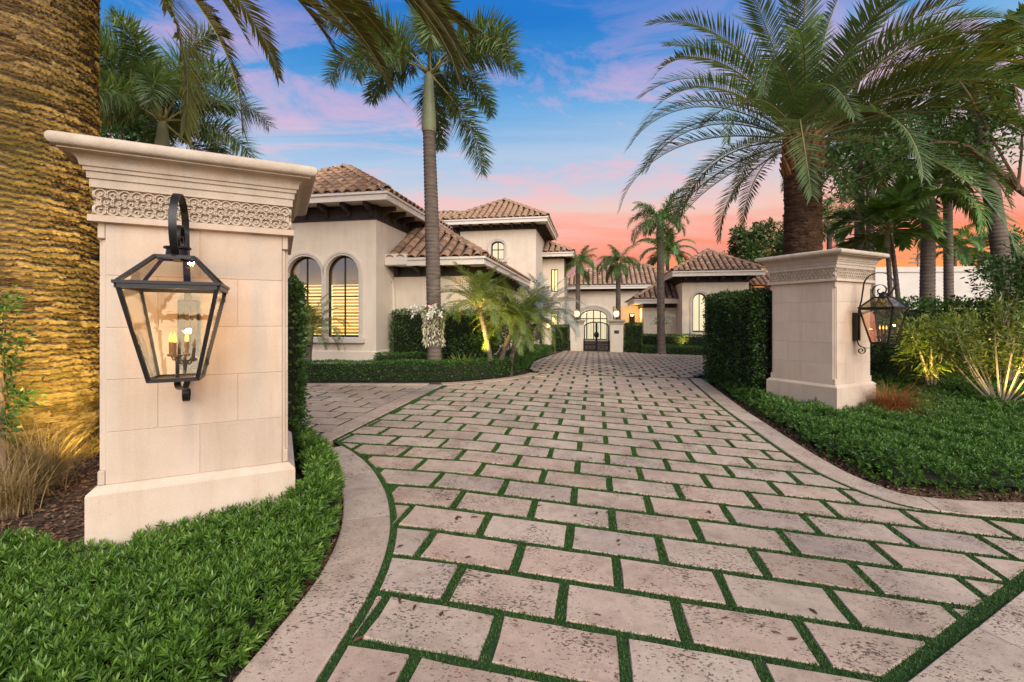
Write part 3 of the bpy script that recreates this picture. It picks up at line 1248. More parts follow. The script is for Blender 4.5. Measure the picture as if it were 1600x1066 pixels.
# ------------------------------------------------------------------ buildings, all square to the drive: coordinates (s across, t away, z up)
class House:
    def __init__(self, name, label, s, t, pitch=.305, tile=M_TILE, limit=300):
        self.o = (s, t, .2)
        x, y = xy(s, t)
        self.root = thing(name, label, 'house', (x, y, .2), -PSI)
        self.off = (-s, -t, -.2)
        self.pitch = pitch
        self.tile = tile
        self.limit = limit
        self.tiles = []           # (distance, roof, matrix)

    def part(self, mb, name, mat, smooth=False):
        return mb.build(name, mat, self.root, self.off, smooth)

    def sub(self, parent, mb, name, mat, smooth=False):
        return mb.build(name, mat, parent, None, smooth)

    # ---- walls with real openings
    def walls(self, s0, s1, t0, t1, z0, z1, openings=(), dep=.22, name='wall'):
        """box of walls; openings in the front: (a, b, sill, spring, top)"""
        mb = MB()
        ops = sorted(openings)
        x = s0

        def quad(a, b, c, d):
            mb.add([(a, t0, c), (b, t0, c), (b, t0, d), (a, t0, d)], [(0, 1, 2, 3)])
        for a, b, zs, zp, zt in ops:
            if a > x:
                quad(x, a, z0, z1)
            if zs > z0:
                quad(a, b, z0, zs)
            n = 14 if zt > zp + .01 else 1
            P = [(a + (b - a) * (1 - math.cos(PI * k / n)) / 2, zp + (zt - zp) * math.sin(PI * k / n)) for k in range(n + 1)]
            for (xa, za), (xb, zb_) in zip(P[:-1], P[1:]):
                mb.add([(xa, t0, za), (xb, t0, zb_), (xb, t0, z1), (xa, t0, z1)], [(0, 1, 2, 3)])
                mb.add([(xa, t0, za), (xa, t0 + dep, za), (xb, t0 + dep, zb_), (xb, t0, zb_)], [(0, 1, 2, 3)])
            mb.add([(a, t0, zs), (a, t0 + dep, zs), (a, t0 + dep, zp), (a, t0, zp)], [(0, 1, 2, 3)])
            mb.add([(b, t0, zs), (b, t0, zp), (b, t0 + dep, zp), (b, t0 + dep, zs)], [(0, 1, 2, 3)])
            mb.add([(a, t0, zs), (b, t0, zs), (b, t0 + dep, zs), (a, t0 + dep, zs)], [(0, 1, 2, 3)])
            x = b
        if x < s1:
            quad(x, s1, z0, z1)
        mb.add([(s1, t0, z0), (s1, t1, z0), (s1, t1, z1), (s1, t0, z1), (s0, t0, z0), (s0, t1, z0), (s0, t1, z1), (s0, t0, z1)],
               [(0, 1, 2, 3), (4, 7, 6, 5), (1, 5, 6, 2), (3, 2, 6, 7)])
        return self.part(mb, name, M_STUCCO)

    def arch_pts(self, a, b, zs, zp, zt, n=14, o=0.0):
        P = [(a - o, zs)]
        for k in range(n + 1):
            an = PI * k / n
            P.append(((a + b) / 2 - ((b - a) / 2 + o) * math.cos(an), zp + (zt - zp + o) * math.sin(an)))
        P.append((b + o, zs))
        return P

    def surround(self, a, b, zs, zp, zt, t, wdt=.12, proud=.05, sill=True):
        """moulded stone band round an arched opening"""
        mb = MB()
        prof = [(0.0, 0.0), (0.0, -proud * .6), (wdt * .35, -proud * .6), (wdt * .42, -proud), (wdt * .9, -proud), (wdt, -proud * .5), (wdt, 0.0)]
        rings = [self.arch_pts(a, b, zs, zp, zt, 16, o) for o, _ in prof]
        n = len(rings[0])
        v, f = [], []
        for (o, y), R in zip(prof, rings):
            v += [(x, t + y - .001, z) for x, z in R]
        for k in range(len(prof) - 1):
            for i in range(n - 1):
                f.append((k * n + i, k * n + i + 1, k * n + n + i + 1, k * n + n + i))
        mb.add(v, f)
        self.part(mb, 'window_surround', M_TRIM)
        if sill:
            mb = MB()
            mb.bbox(a - .16, b + .16, t - .12, t + .02, zs - .14, zs - .005, .012)
            self.part(mb, 'window_sill', M_TRIM)

    def window(self, a, b, zs, zp, zt, t, glow=None, slats=False, nx=2, rows=(), dep=.2, bar=.028, pane=M_PANE):
        """bronze frame with bars, glass, louvred shutter and the lit room behind"""
        y = t + dep - .08
        mb = MB()
        R0 = self.arch_pts(a, b, zs, zp, zt, 14, 0)
        R1 = self.arch_pts(a, b, zs + .06, zp, zt, 14, -.055)
        n = len(R0)
        v = [(x, y, z) for x, z in R0] + [(x, y, z) for x, z in R1] + [(x, y + .06, z) for x, z in R1]
        f = []
        for k in range(2):
            for i in range(n - 1):
                f.append((k * n + i, k * n + i + 1, k * n + n + i + 1, k * n + n + i))
        mb.add(v, f)
        mb.box(a, b, y, y + .06, zs, zs + .06)

        def top_at(x):
            u = max(-1, min(1, (x - (a + b) / 2) / ((b - a) / 2)))
            return zp + (zt - zp) * math.sqrt(1 - u * u)
        for k in range(1, nx):
            x = a + (b - a) * k / nx
            mb.box(x - bar / 2, x + bar / 2, y + .002, y + .05, zs + .05, top_at(x) - .02)
        for z in rows:
            mb.box(a + .02, b - .02, y + .004, y + .048, z - bar / 2, z + bar / 2)
        win = self.part(mb, 'window', M_BRONZE)
        P = R0 if zt > zp + .01 else [(a, zs), (a, zp), (b, zp), (b, zs)]
        mb = MB()
        mb.add([(x, y + .03, z) for x, z in P], [tuple(range(len(P)))])
        self.sub(win, mb, 'pane', pane)
        mb = MB()
        ex = .25
        zl = zs + (zt - zs) * slats if slats else zt + .3
        mb.box(a - ex, b + ex, y + .50, y + .52, zs - .2, zl)
        self.sub(win, mb, 'lit_interior' if glow else 'dark_interior', glow or M_DARKROOM)
        if slats:
            mb = MB()
            mb.box(a - ex, b + ex, y + .80, y + .82, zl - .1, zt + .3)
            self.sub(win, mb, 'room_wall', M_ROOM)
        if slats:
            z = zs + .12
            sm = MB()
            w2 = (b - a) / 2 - .03
            sm.add([(-w2, -.035, -.035), (w2, -.035, -.035), (w2, .035, .03), (-w2, .035, .03), (-w2, -.042, -.028), (w2, -.042, -.028), (w2, .028, .037), (-w2, .028, .037)],
                   [(0, 3, 2, 1), (4, 5, 6, 7), (0, 1, 5, 4), (1, 2, 6, 5), (2, 3, 7, 6), (3, 0, 4, 7)])
            me_ = sm.mesh('shutter_slat', M_SLAT)
            while z < zs + (zt - zs) * slats:
                o = obj('shutter_slat', me_, win)
                o.location = ((a + b) / 2, y + .16, z)
                z += .098
        return win

    def eaves(self, s0, s1, t0, t1, zw, ze, over=.6, corbel=.75, left=True, right=True, t_end=None):
        """dark timber band, corbels, soffit, fascia; walls s0..s1, t0..t1; zw wall top, ze fascia top"""
        mb = MB()
        te = t_end or t1
        mb.box(s0 - .02, s1 + .02, t0 - .03, t0 + .1, zw, ze - .2)
        mb.box(s1 - .1, s1 + .03, t0 + .1, te, zw, ze - .2)
        if left:
            mb.box(s0 - .03, s0 + .1, t0 + .1, te, zw, ze - .2)
        self.part(mb, 'timber_band', M_TIMBER)
        mb = MB()
        l_ = over if left else 0
        mb.box(s0 - l_, s1 + over, t0 - over, te, ze - .2, ze - .15)
        self.part(mb, 'soffit', M_FASCIA)
        mb = MB()
        mb.box(s0 - l_ - .02, s1 + over + .02, t0 - over - .02, t0 - over + .03, ze - .23, ze - .07)
        mb.box(s0 - l_ - .02, s1 + over + .06, t0 - over - .06, t0 - over + .03, ze - .068, ze)
        mb.box(s1 + over - .03, s1 + over + .02, t0 - over + .031, te, ze - .23, ze - .07)
        mb.box(s1 + over - .03, s1 + over + .06, t0 - over + .031, te, ze - .068, ze)
        if left:
            mb.box(s0 - over - .02, s0 - over + .03, t0 - over + .031, te, ze - .23, ze - .07)
            mb.box(s0 - over - .06, s0 - over + .03, t0 - over + .031, te, ze - .068, ze)
        self.part(mb, 'fascia', M_FASCIA)
        if corbel:
            cm = MB()
            hh = min(.34, (ze - .2 - zw) * .95)
            dd = over * .72
            pr = [(0, 0), (0, -hh), (-.06, -hh), (-.10, -hh * .62), (-dd * .7, -hh * .42), (-dd, -hh * .32), (-dd, 0)]
            m_ = len(pr)
            v = [(-.055, y, z) for y, z in pr] + [(.055, y, z) for y, z in pr]
            f = [tuple(range(m_)), tuple(range(2 * m_ - 1, m_ - 1, -1))] + [(i, m_ + i, m_ + (i + 1) % m_, (i + 1) % m_) for i in range(m_)]
            cm.add(v, f)
            me_ = cm.mesh('corbel', M_TIMBER)
            n = max(2, round((s1 - s0) / corbel))
            for k in range(n + 1):
                o = obj('corbel', me_, self.root)
                o.location = Vector(self.off) + Vector((s0 + .12 + (s1 - s0 - .24) * k / n, t0 - .028, ze - .2))
            n = max(2, round((te - t0) / corbel))
            for k in range(n):
                o = obj('corbel', me_, self.root)
                o.location = Vector(self.off) + Vector((s1 + .028, t0 + .3 + (te - t0 - .3) * k / n, ze - .2))
                o.rotation_euler.z = PI / 2
                if left:
                    o = obj('corbel', me_, self.root)
                    o.location = Vector(self.off) + Vector((s0 - .028, t0 + .3 + (te - t0 - .3) * k / n, ze - .2))
                    o.rotation_euler.z = -PI / 2

    # ---- hipped roof with barrel tiles
    def hip_roof(self, s0, s1, t0, t1, ze, tanp, sides='FRL', left_hip=True, right_hip=True, back_hip=True, s_ridge=None, t_cut=None):
        """eaves rectangle s0..s1, t0..t1; equal pitch on all sides"""
        W, D = s1 - s0, t1 - t0
        if left_hip and right_hip:
            h = min(W, D) / 2 if back_hip else W / 2
            rid_a = (s0 + h, t0 + h)
            rid_b = (s1 - h, t0 + h) if W > D else (s0 + h, t1 - (h if back_hip else 0))
        elif right_hip:                    # dies into a wall on its left
            h = W
            rid_a = (s0, t0 + h)
            rid_b = (s0, t1)
        else:
            h = W
            rid_a = (s1, t0 + h)
            rid_b = (s1, t1)
        zr = ze + h * tanp
        A, B_, Cc, D_ = (s0, t0, ze), (s1, t0, ze), (s1, t1, ze), (s0, t1, ze)
        a3, b3 = (*rid_a, zr), (*rid_b, zr)
        mb = MB()
        drop = -.03
        dn = lambda p: (p[0], p[1], p[2] + drop)
        if left_hip and right_hip:
            if W > D:
                pol = [[A, B_, b3, a3], [B_, Cc, b3], [Cc, D_, a3, b3], [D_, A, a3]]
            else:
                pol = [[A, B_, a3], [B_, Cc, b3, a3], [Cc, D_, b3], [D_, A, a3, b3]]
        elif right_hip:
            pol = [[A, B_, a3], [B_, Cc, b3, a3]]
        else:
            pol = [[A, B_, a3], [D_, A, a3, b3]]
        for P in pol:
            mb.add([dn(p) for p in P], [tuple(range(len(P)))])
        roof = self.part(mb, 'roof', M_DECK)
        cp = 1 / math.sqrt(1 + tanp * tanp)
        sp_ = tanp * cp
        planes = []
        if 'F' in sides:
            planes.append((Vector(A), Vector((1, 0, 0)), Vector((0, cp, sp_)), W, h / cp, left_hip, right_hip))
        if 'R' in sides and right_hip:
            planes.append((Vector(B_), Vector((0, 1, 0)), Vector((-cp, 0, sp_)), D, h / cp, True, back_hip and left_hip and right_hip))
        if 'L' in sides and left_hip:
            planes.append((Vector(D_), Vector((0, -1, 0)), Vector((cp, 0, sp_)), D, h / cp, back_hip and left_hip and right_hip, True))
        expo = self.pitch * 1.2
        for P0, u, v, Lw, Lh, lh, rh in planes:
            nrm = u.cross(v)
            cols = int(Lw / self.pitch)
            for c in range(cols):
                uu = (c + .5) * Lw / cols
                r = 0
                while True:
                    vv = -.06 + r * expo
                    r += 1
                    lo = (vv + .30 * self.pitch) * cp if lh else 0
                    hi = Lw - ((vv + .30 * self.pitch) * cp if rh else 0)
                    if vv > Lh - .1 or not (lo < uu < hi):
                        break
                    p = P0 + u * (uu + random.uniform(-.008, .008)) + v * vv + nrm * (.012 + random.uniform(-.006, .006))
                    m = Matrix((u, v, nrm)).transposed().to_4x4() @ Matrix.Rotation(random.uniform(-.03, .03), 4, 'Z')
                    m.translation = p
                    wx, wy = xy(p.x, p.y)
                    self.tiles.append((math.hypot(wx, wy), roof, m))
        # ridge and hip tiles
        lines = [(Vector(a3), Vector(b3))]
        if right_hip:
            lines.append((Vector(B_), Vector(b3 if (W > D and left_hip) else a3)))
        if left_hip:
            lines.append((Vector(A), Vector(a3)))
        for p, q in lines:
            d = q - p
            if d.length < .3:
                continue
            u = d.normalized()
            sd = u.cross(Vector((0, 0, 1))).normalized()
            up = sd.cross(u)
            n = max(1, int(d.length / expo))
            for k in range(n):
                m = Matrix((sd, u, up)).transposed().to_4x4()
                pp = p + d * ((k - .1) / n) + up * .05
                m.translation = pp
                wx, wy = xy(pp.x, pp.y)
                self.tiles.append((math.hypot(wx, wy), roof, m))
        return roof

    def finish(self):
        """the nearest tiles become pieces of their own, the rest one field"""
        P = self.pitch
        v, f = [], []
        n = 7
        L = P * 1.42
        for y, r, z in ((0, P * .43, P * .07), (L, P * .35, 0)):
            for k in range(n + 1):
                a = PI * k / n
                v.append((-r * math.cos(a), y, z + r * .82 * math.sin(a)))
        for k in range(n + 1):
            a = PI * k / n
            r = P * .36
            v.append((-r * math.cos(a), .0, P * .04 + r * .74 * math.sin(a)))
        m = n + 1
        for k in range(n):
            f.append((k, k + 1, m + k + 1, m + k))
            f.append((k + 1, k, 2 * m + k, 2 * m + k + 1))
        mb = MB()
        mb.add(v, f)
        me_ = mb.mesh('roof_tile', self.tile, True)
        T = sorted(self.tiles, key=lambda q: q[0])
        for d, roof, mt in T[:self.limit]:
            o = obj('roof_tile', me_, roof)
            o.matrix_local = mt
        rest = T[self.limit:]
        if rest:
            vv = np.array(v)
            V, Q = [], []
            ff = np.array(f)
            for d, roof, mt in rest:
                R = np.array(mt)
                Q.append(ff + len(V) * len(v))
                V.append(vv @ R[:3, :3].T + R[:3, 3])
            me2 = mesh_np('tile_field', np.vstack(V), np.vstack(Q), self.tile)
            me2.polygons.foreach_set('use_smooth', [True] * len(me2.polygons))
            tag(obj('tile_field', me2, self.root, self.off), None, None, kind='stuff')


# ---- the main house on the left: front room, lower wing, two-storey tower and bay
hl = House('villa', 'cream villa on the left with arched lit windows and clay tile roofs', -6.15, 12.1)
T1 = 12.1
wR = (hs(510, T1), hs(561, T1))
wL = (hs(449, T1), hs(503, T1))
zsill, zspr, ztop = hz(535, 527, T1), hz(535, 428, T1), hz(535, 399, T1)
ops = [(wL[0], wL[1], zsill, zspr, ztop), (wR[0], wR[1], zsill, zspr, ztop)]
hl.walls(-10.55, -6.15, T1, 16.6, .1, 4.52, ops)
for o_ in ops:
    hl.surround(*o_, T1, .13, .05, False)
    zt_ = hz(535, 463, T1)
    hl.window(*o_, T1, M_GLOW, .66, 2, (zt_,), pane=M_PANE_R)
mb = MB()
mb.bbox(wL[0] - .2, wR[1] + .2, T1 - .14, T1 + .02, zsill - .17, zsill - .005, .02)
hl.part(mb, 'window_sill', M_TRIM)
mb = MB()
zpl = hz(575, 549, T1)
mb.frames([(.035, .1), (.035, zpl - .02), (.0, zpl + .015)], 2.2, 2.25)
p_ = hl.part(mb, 'wall_base', M_STUCCO)
p_.location = Vector(hl.off) + Vector((-8.35, 14.35, 0))
hl.eaves(-10.55, -6.15, T1, 16.6, 4.52, 5.14, .6, .75)
hl.hip_roof(-11.15, -5.55, 11.5, 17.1, 5.14, .60)

hl.walls(-6.16, -3.75, 13.3, 21.9, .1, 2.98)
hl.eaves(-6.14, -3.75, 13.3, 21.88, 2.98, 3.48, .62, .8, left=False)
hl.hip_roof(-6.14, -3.13, 12.68, 21.85, 3.48, .60, 'FR', left_hip=False, right_hip=True)
mb = MB()
mb.bbox(-6.14, -5.45, 12.60, 12.74, 3.27, 3.60, .01)
hl.part(mb, 'gutter_box', M_FASCIA)
mb = MB()
sp0 = hs(613, 13.2)
mb.tube(smooth3([Vector(p) for p in ((sp0 - .05, 12.7, 3.25), (sp0 - .05, 12.75, 3.1), (sp0 + .02, 13.0, 2.9), (sp0 + .04, 13.22, 2.75), (sp0 + .04, 13.22, .2))]), .05, 8)
hl.part(mb, 'downspout', M_FASCIA, True)

TT = 21.9
tw = (hs(767, TT), hs(788, TT), hz(778, 406, TT), hz(778, 385, TT), hz(778, 377, TT))
hl.walls(-6.62, -2.81, TT, 28, .1, 6.02, [tw])
hl.surround(*tw, TT, .16, .05)
hl.window(*tw, TT, M_GLOW_P, False, 2, (tw[2] + (tw[4] - tw[2]) * .55,), bar=.04)
hl.eaves(-6.62, -2.81, TT, 26.8, 6.02, 6.48, .6, .55)
hl.hip_roof(-7.22, -2.21, 21.3, 26.9, 6.48, .58)
hl.hip_roof(-13.0, -5.0, 23.2, 29.5, 6.30, .55, 'F')
# bay beyond the tower
TB = 25.0
bw1 = (hs(861, TB), hs(872, TB), hz(866, 456, TB), hz(866, 421, TB), hz(866, 421, TB))
bw2 = (hs(861, TB), hs(872, TB), hz(866, 512, TB), hz(866, 490, TB), hz(866, 490, TB))
hl.walls(-2.805, -1.66, TB, 28, .1, 4.95, [bw1], name='wall')
hl.window(*bw1, TB, M_GLOW, False, 2, (), bar=.05)
mb = MB()
mb.box(bw2[0], bw2[1], TB - .03, TB - .005, bw2[2], bw2[3])
win2 = hl.part(mb, 'window', M_BRONZE)
mb = MB()
mb.box(bw2[0] + .05, bw2[1] - .05, TB - .045, TB - .032, bw2[2] + .05, bw2[3] - .05)
hl.sub(win2, mb, 'lit_interior', M_GLOW)
hl.eaves(-2.8, -1.66, TB, 27.9, 4.95, 5.25, .5, .45, left=False)
hl.hip_roof(-2.79, -1.16, 24.5, 28.0, 5.25, .5, 'FR', left_hip=False)
# arched carport opening in the flank of the tower and the wall lamp beside it
mb = MB()
pts = [(22.7, .15)] + [(23.5 - .8 * math.cos(PI * k / 12), 1.75 + .55 * math.sin(PI * k / 12)) for k in range(13)] + [(24.3, .15)]
mb.add([(-2.80, y, z) for y, z in pts], [tuple(range(len(pts)))])
arch_ = hl.part(mb, 'carport_door', M_TIMBER)
mb = MB()
for k in range(len(pts) - 1):
    (y0, z0), (y1, z1) = pts[k], pts[k + 1]
    mb.tube([(-2.79, y0, z0), (-2.79, y1, z1)], .07, 5)
hl.sub(arch_, mb, 'door_surround', M_TRIM)
mb = MB()
xl = hs(857, TB)
mb.box(xl - .03, xl + .03, TB - .06, TB, hz(857, 515, TB), hz(857, 503, TB))
hl.part(mb, 'wall_lamp_bracket', M_IRON)
mb = MB()
mb.lathe([(.03, -.12), (.09, -.06), (.10, .05), (.04, .14)], 10, (xl, TB - .16, hz(857, 509, TB)))
hl.part(mb, 'wall_lamp_globe', M_GLOBE, True)
hl.finish()

# ---- entrance building across the end of the court
TE = 30.5
he = House('entrance_house', 'cream entrance building with arched glass door behind the iron gate', hs(928, TE), TE, .30, M_TILE)
da, db = hs(906, TE), hs(949, TE)
dsp, dtp = hz(928, 496, TE), hz(928, 484, TE)
sE0, sE1 = hs(872, TE), hs(1075, TE)
zwE, zeE = hz(928, 455, TE), hz(928, 446, TE - .5)
door = (da, db, .25, dsp, dtp)
he.walls(sE0, sE1, TE, TE + 6, .1, zwE, [door], .35)
he.surround(da - .12, db + .12, .25, dsp, dtp + .12, TE, .22, .06, False)
he.window(*door, TE, M_GLOW_P, False, 4, (dsp * .95,), .3, .06)
he.eaves(sE0, sE1, TE, TE + 5.9, zwE, zeE, .5, 0)
zrid = hz(928, 415, TE + 2.2)
he.hip_roof(sE0 - .5, sE1 + .5, TE - .5, TE + 5.5, zeE, (zrid - zeE) / 3.0, 'F')
he.finish()

# ---- guest house on the right: pavilion with arched window and lower wing with a lit porch
TG, TGL = 22.0, 23.4
hg_ = House('guest_house', 'small cream house on the right behind the tall hedge with lit arched window', hs(1066, TG), TG, .25, M_TILE)
sg0, sg1 = hs(1066, TG), hs(1170, TG)
aw = (hs(1082, TG), hs(1105, TG), hz(1090, 519, TG), hz(1090, 470, TG), hz(1090, 458, TG))
zwG, zeG = hz(1066, 442, TG), hz(1054, 424, TG - .5)
hg_.walls(sg0, sg1, TG, TG + 4, .05, zwG, [aw])
hg_.surround(*aw, TG, .12, .04, False)
hg_.window(*aw, TG, M_GLOW_P, False, 2, (), bar=.03)
hg_.eaves(sg0, sg1, TG, TG + 3.8, zwG, zeG, .5, .6)
hg_.hip_roof(sg0 - .5, sg1 + .5, TG - .5, TG + 4.2, zeG, .58, 'FL')
zeL, zwL = hz(1030, 467, TGL - .5), hz(1030, 481, TGL)
slw = hs(1006, TGL)
hg_.walls(slw, sg0 + .01, TGL, TGL + 4, .05, zwL)
hg_.eaves(slw, sg0 - .01, TGL, TGL + 3.8, zwL, zeL, .5, 0, left=True, right=False)
hg_.hip_roof(slw - .5, sg0 - .01, TGL - .5, TGL + 5.5, zeL, .62, 'FL', left_hip=True, right_hip=False)
# porch wall, warmly lit, further back
TPO = 26.0
pw = (hs(983, TPO), hs(992, TPO), .9, hz(988, 490, TPO), hz(988, 490, TPO))
hg_.walls(hs(960, TPO), slw + .02, TPO, TPO + 2, .05, hz(988, 478, TPO), [pw])
hg_.window(*pw, TPO, None, False, 2, (), bar=.05)
mb = MB()
sd_ = hs(1062, TGL - .1)
mb.tube(smooth3([Vector(p) for p in ((sd_, TGL - .45, zeL - .2), (sd_, TGL - .4, zeL - .3), (sd_, TGL - .1, zeL - .5), (sd_, TGL - .06, .1))]), .045, 8)
hg_.part(mb, 'downspout', M_FASCIA, True)
hg_.walls(sg1 - .01, sg1 + 2.2, TG + 1.2, TG + 4, .05, hz(1180, 449, TG + 1.2))
hg_.hip_roof(sg1, sg1 + 2.6, TG + .8, TG + 4.5, hz(1180, 447, TG + .8), .5, 'F', left_hip=False)
hg_.finish()
pl = bpy.data.objects.new('porch_light', bpy.data.lights.new('porch_light', 'POINT'))
C.objects.link(pl)
pl.parent = hg_.root
pl.location = Vector(hg_.off) + Vector((hs(985, TPO) + .2, TPO - 1.0, 1.9))
pl.data.energy, pl.data.color = 25, (1, .62, .22)
pl.data.shadow_soft_size = .1

# ---- court gate: two small pillars with lamps and a pair of iron leaves
def court_pillar(px0, px1, label, plaque=False):
    s0, s1 = hs(px0, gate_T), hs(px1, gate_T)
    h = (s1 - s0) / 2
    x, y = xy((s0 + s1) / 2, gate_T + h)
    z0 = float(gz(x, y))
    zt = zat(500, y - h)
    r = thing('court_pillar', label, 'pillar', (x, y, z0), -PSI)
    H = zt - z0
    mb = MB()
    mb.box(-h, h, -h, h, -.1, H - .20)
    mb.build('shaft', M_STUCCO, r)
    mb = MB()
    mb.frames([(0, H - .20), (.025, H - .19), (.03, H - .13), (.06, H - .10), (.085, H - .05), (.10, H - .045), (.10, H), (.05, H + .01)], h, h)
    mb.build('cornice', M_CORNICE, r)
    if plaque:
        mb = MB()
        mb.bbox(-.10, .10, -h - .018, -h, H * .58, H * .58 + .14, .004)
        mb.build('plaque', M_PLAQUE, r)
    return r, H, h, x, y, z0


rA = court_pillar(891.5, 911, 'small cream pillar left of the iron gate')
rB = court_pillar(953.5, 973.5, 'small cream pillar right of the iron gate with dark plaque', True)
for (r, H, h, x, y, z0), lab in ((rA, 'glowing lamp on the pillar left of the iron gate'), (rB, 'glowing lamp on the pillar right of the iron gate')):
    lm = thing('post_lamp', lab, 'lamp', (x, y, z0 + H + .01), -PSI)
    mb = MB()
    mb.lathe([(.09, 0), (.09, .02), (.03, .04), (.03, .10), (.07, .12)], 10)
    mb.build('base', M_IRON, lm, smooth=True)
    mb = MB()
    mb.lathe([(.06, .121), (.11, .20), (.12, .30), (.085, .38)], 10)
    mb.build('globe', M_GLOBE, lm, smooth=True)
    mb = MB()
    mb.lathe([(.10, .381), (.11, .39), (.05, .43), (.015, .48)], 10)
    mb.build('cap', M_IRON, lm, smooth=True)
    li = bpy.data.objects.new('post_light', bpy.data.lights.new('post_light', 'POINT'))
    C.objects.link(li)
    li.parent = lm
    li.location = (0, 0, .62)
    li.data.energy, li.data.color, li.data.shadow_soft_size = 6, (1, .7, .32), .1

g0, g1_ = hs(912, gate_T), hs(952.5, gate_T)
gm = (g0 + g1_) / 2
gxw, gyw = xy(gm, gate_T + .25)
gzz = float(gz(gxw, gyw))
gate = thing('iron_gate', 'black iron double gate with arched top between two small pillars', 'gate', (gxw, gyw, gzz), -PSI)
hwid = (g1_ - g0) / 2
gsp, gtp = zat(512, gyw) - gzz, zat(503.5, gyw) - gzz


def gtop(x):
    return gsp + (gtp - gsp) * math.sqrt(max(0, 1 - (x / hwid) ** 2))


for sgn in (-1, 1):
    mb = MB()
    e = .016
    xs = [sgn * (.02 + (hwid - .05) * k / 8) for k in range(9)]
    mb.tube([(x, 0, gtop(x)) for x in xs], .026, 5)
    mb.tube([(xs[0], 0, .04), (xs[0], 0, gtop(xs[0]))], .028, 5)
    mb.tube([(xs[-1], 0, .04), (xs[-1], 0, gtop(xs[-1]))], .028, 5)
    for z in (.06, .30):
        mb.tube([(xs[0], 0, z), (xs[-1], 0, z)], .022, 5)
    leaf = mb.build('gate_leaf', M_IRON, gate)
    for x in xs[1:-1:1]:
        m_ = MB()
        m_.tube([(x, 0, .30), (x, 0, gtop(x))], .008, 4)
        m_.build('bar', M_IRON, leaf)
    for k in range(3):
        m_ = MB()
        cx_ = sgn * (.02 + (hwid - .05) * (k + .5) / 3)
        m_.tube([(cx_ + .075 * math.cos(a), 0, .18 + .10 * math.sin(a)) for a in np.linspace(0, 2 * PI, 13)], .01, 4, False)
        m_.build('scroll', M_IRON, leaf)
    m_ = MB()
    m_.lathe([(.02, -.1), (.05, -.02), (.05, .06), (.02, .14)], 8, (sgn * .06, -.02, .72))
    m_.build('lock_boss', M_IRON, leaf)


# ------------------------------------------------------------------ planting
def sprigs(name, P, axis, L, K, mat, parent=None, off=None, wid=.2, spread=(.35, 1.25)):
    """little shoots: K narrow leaves fanned round an axis"""
    N = len(P)
    L = np.broadcast_to(np.asarray(L, float), (N,))
    ax = unit(axis)
    r1 = unit(np.cross(ax, rng.normal(size=(N, 3))))
    r2 = np.cross(ax, r1)
    base, dr, ln, rd = [], [], [], []
    tone = rng.random(N)
    for k in range(K):
        u = k / max(1, K - 1)
        a = 2.4 * k + rng.uniform(-.3, .3, N)
        tl = spread[1] + (spread[0] - spread[1]) * u + rng.uniform(-.15, .15, N)
        d = ax * np.cos(tl)[:, None] + (r1 * np.cos(a)[:, None] + r2 * np.sin(a)[:, None]) * np.sin(tl)[:, None]
        base.append(P + ax * (L * (.1 + .75 * u))[:, None])
        dr.append(d)
        ln.append(L * rng.uniform(.75, 1.1, N) * (1 - .25 * u))
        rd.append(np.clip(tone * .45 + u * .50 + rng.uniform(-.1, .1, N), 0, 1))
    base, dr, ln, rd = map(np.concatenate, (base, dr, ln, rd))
    return leaves(name, base, dr, ln, ln * wid, mat, parent, off, rnd=rd, bend=.08)


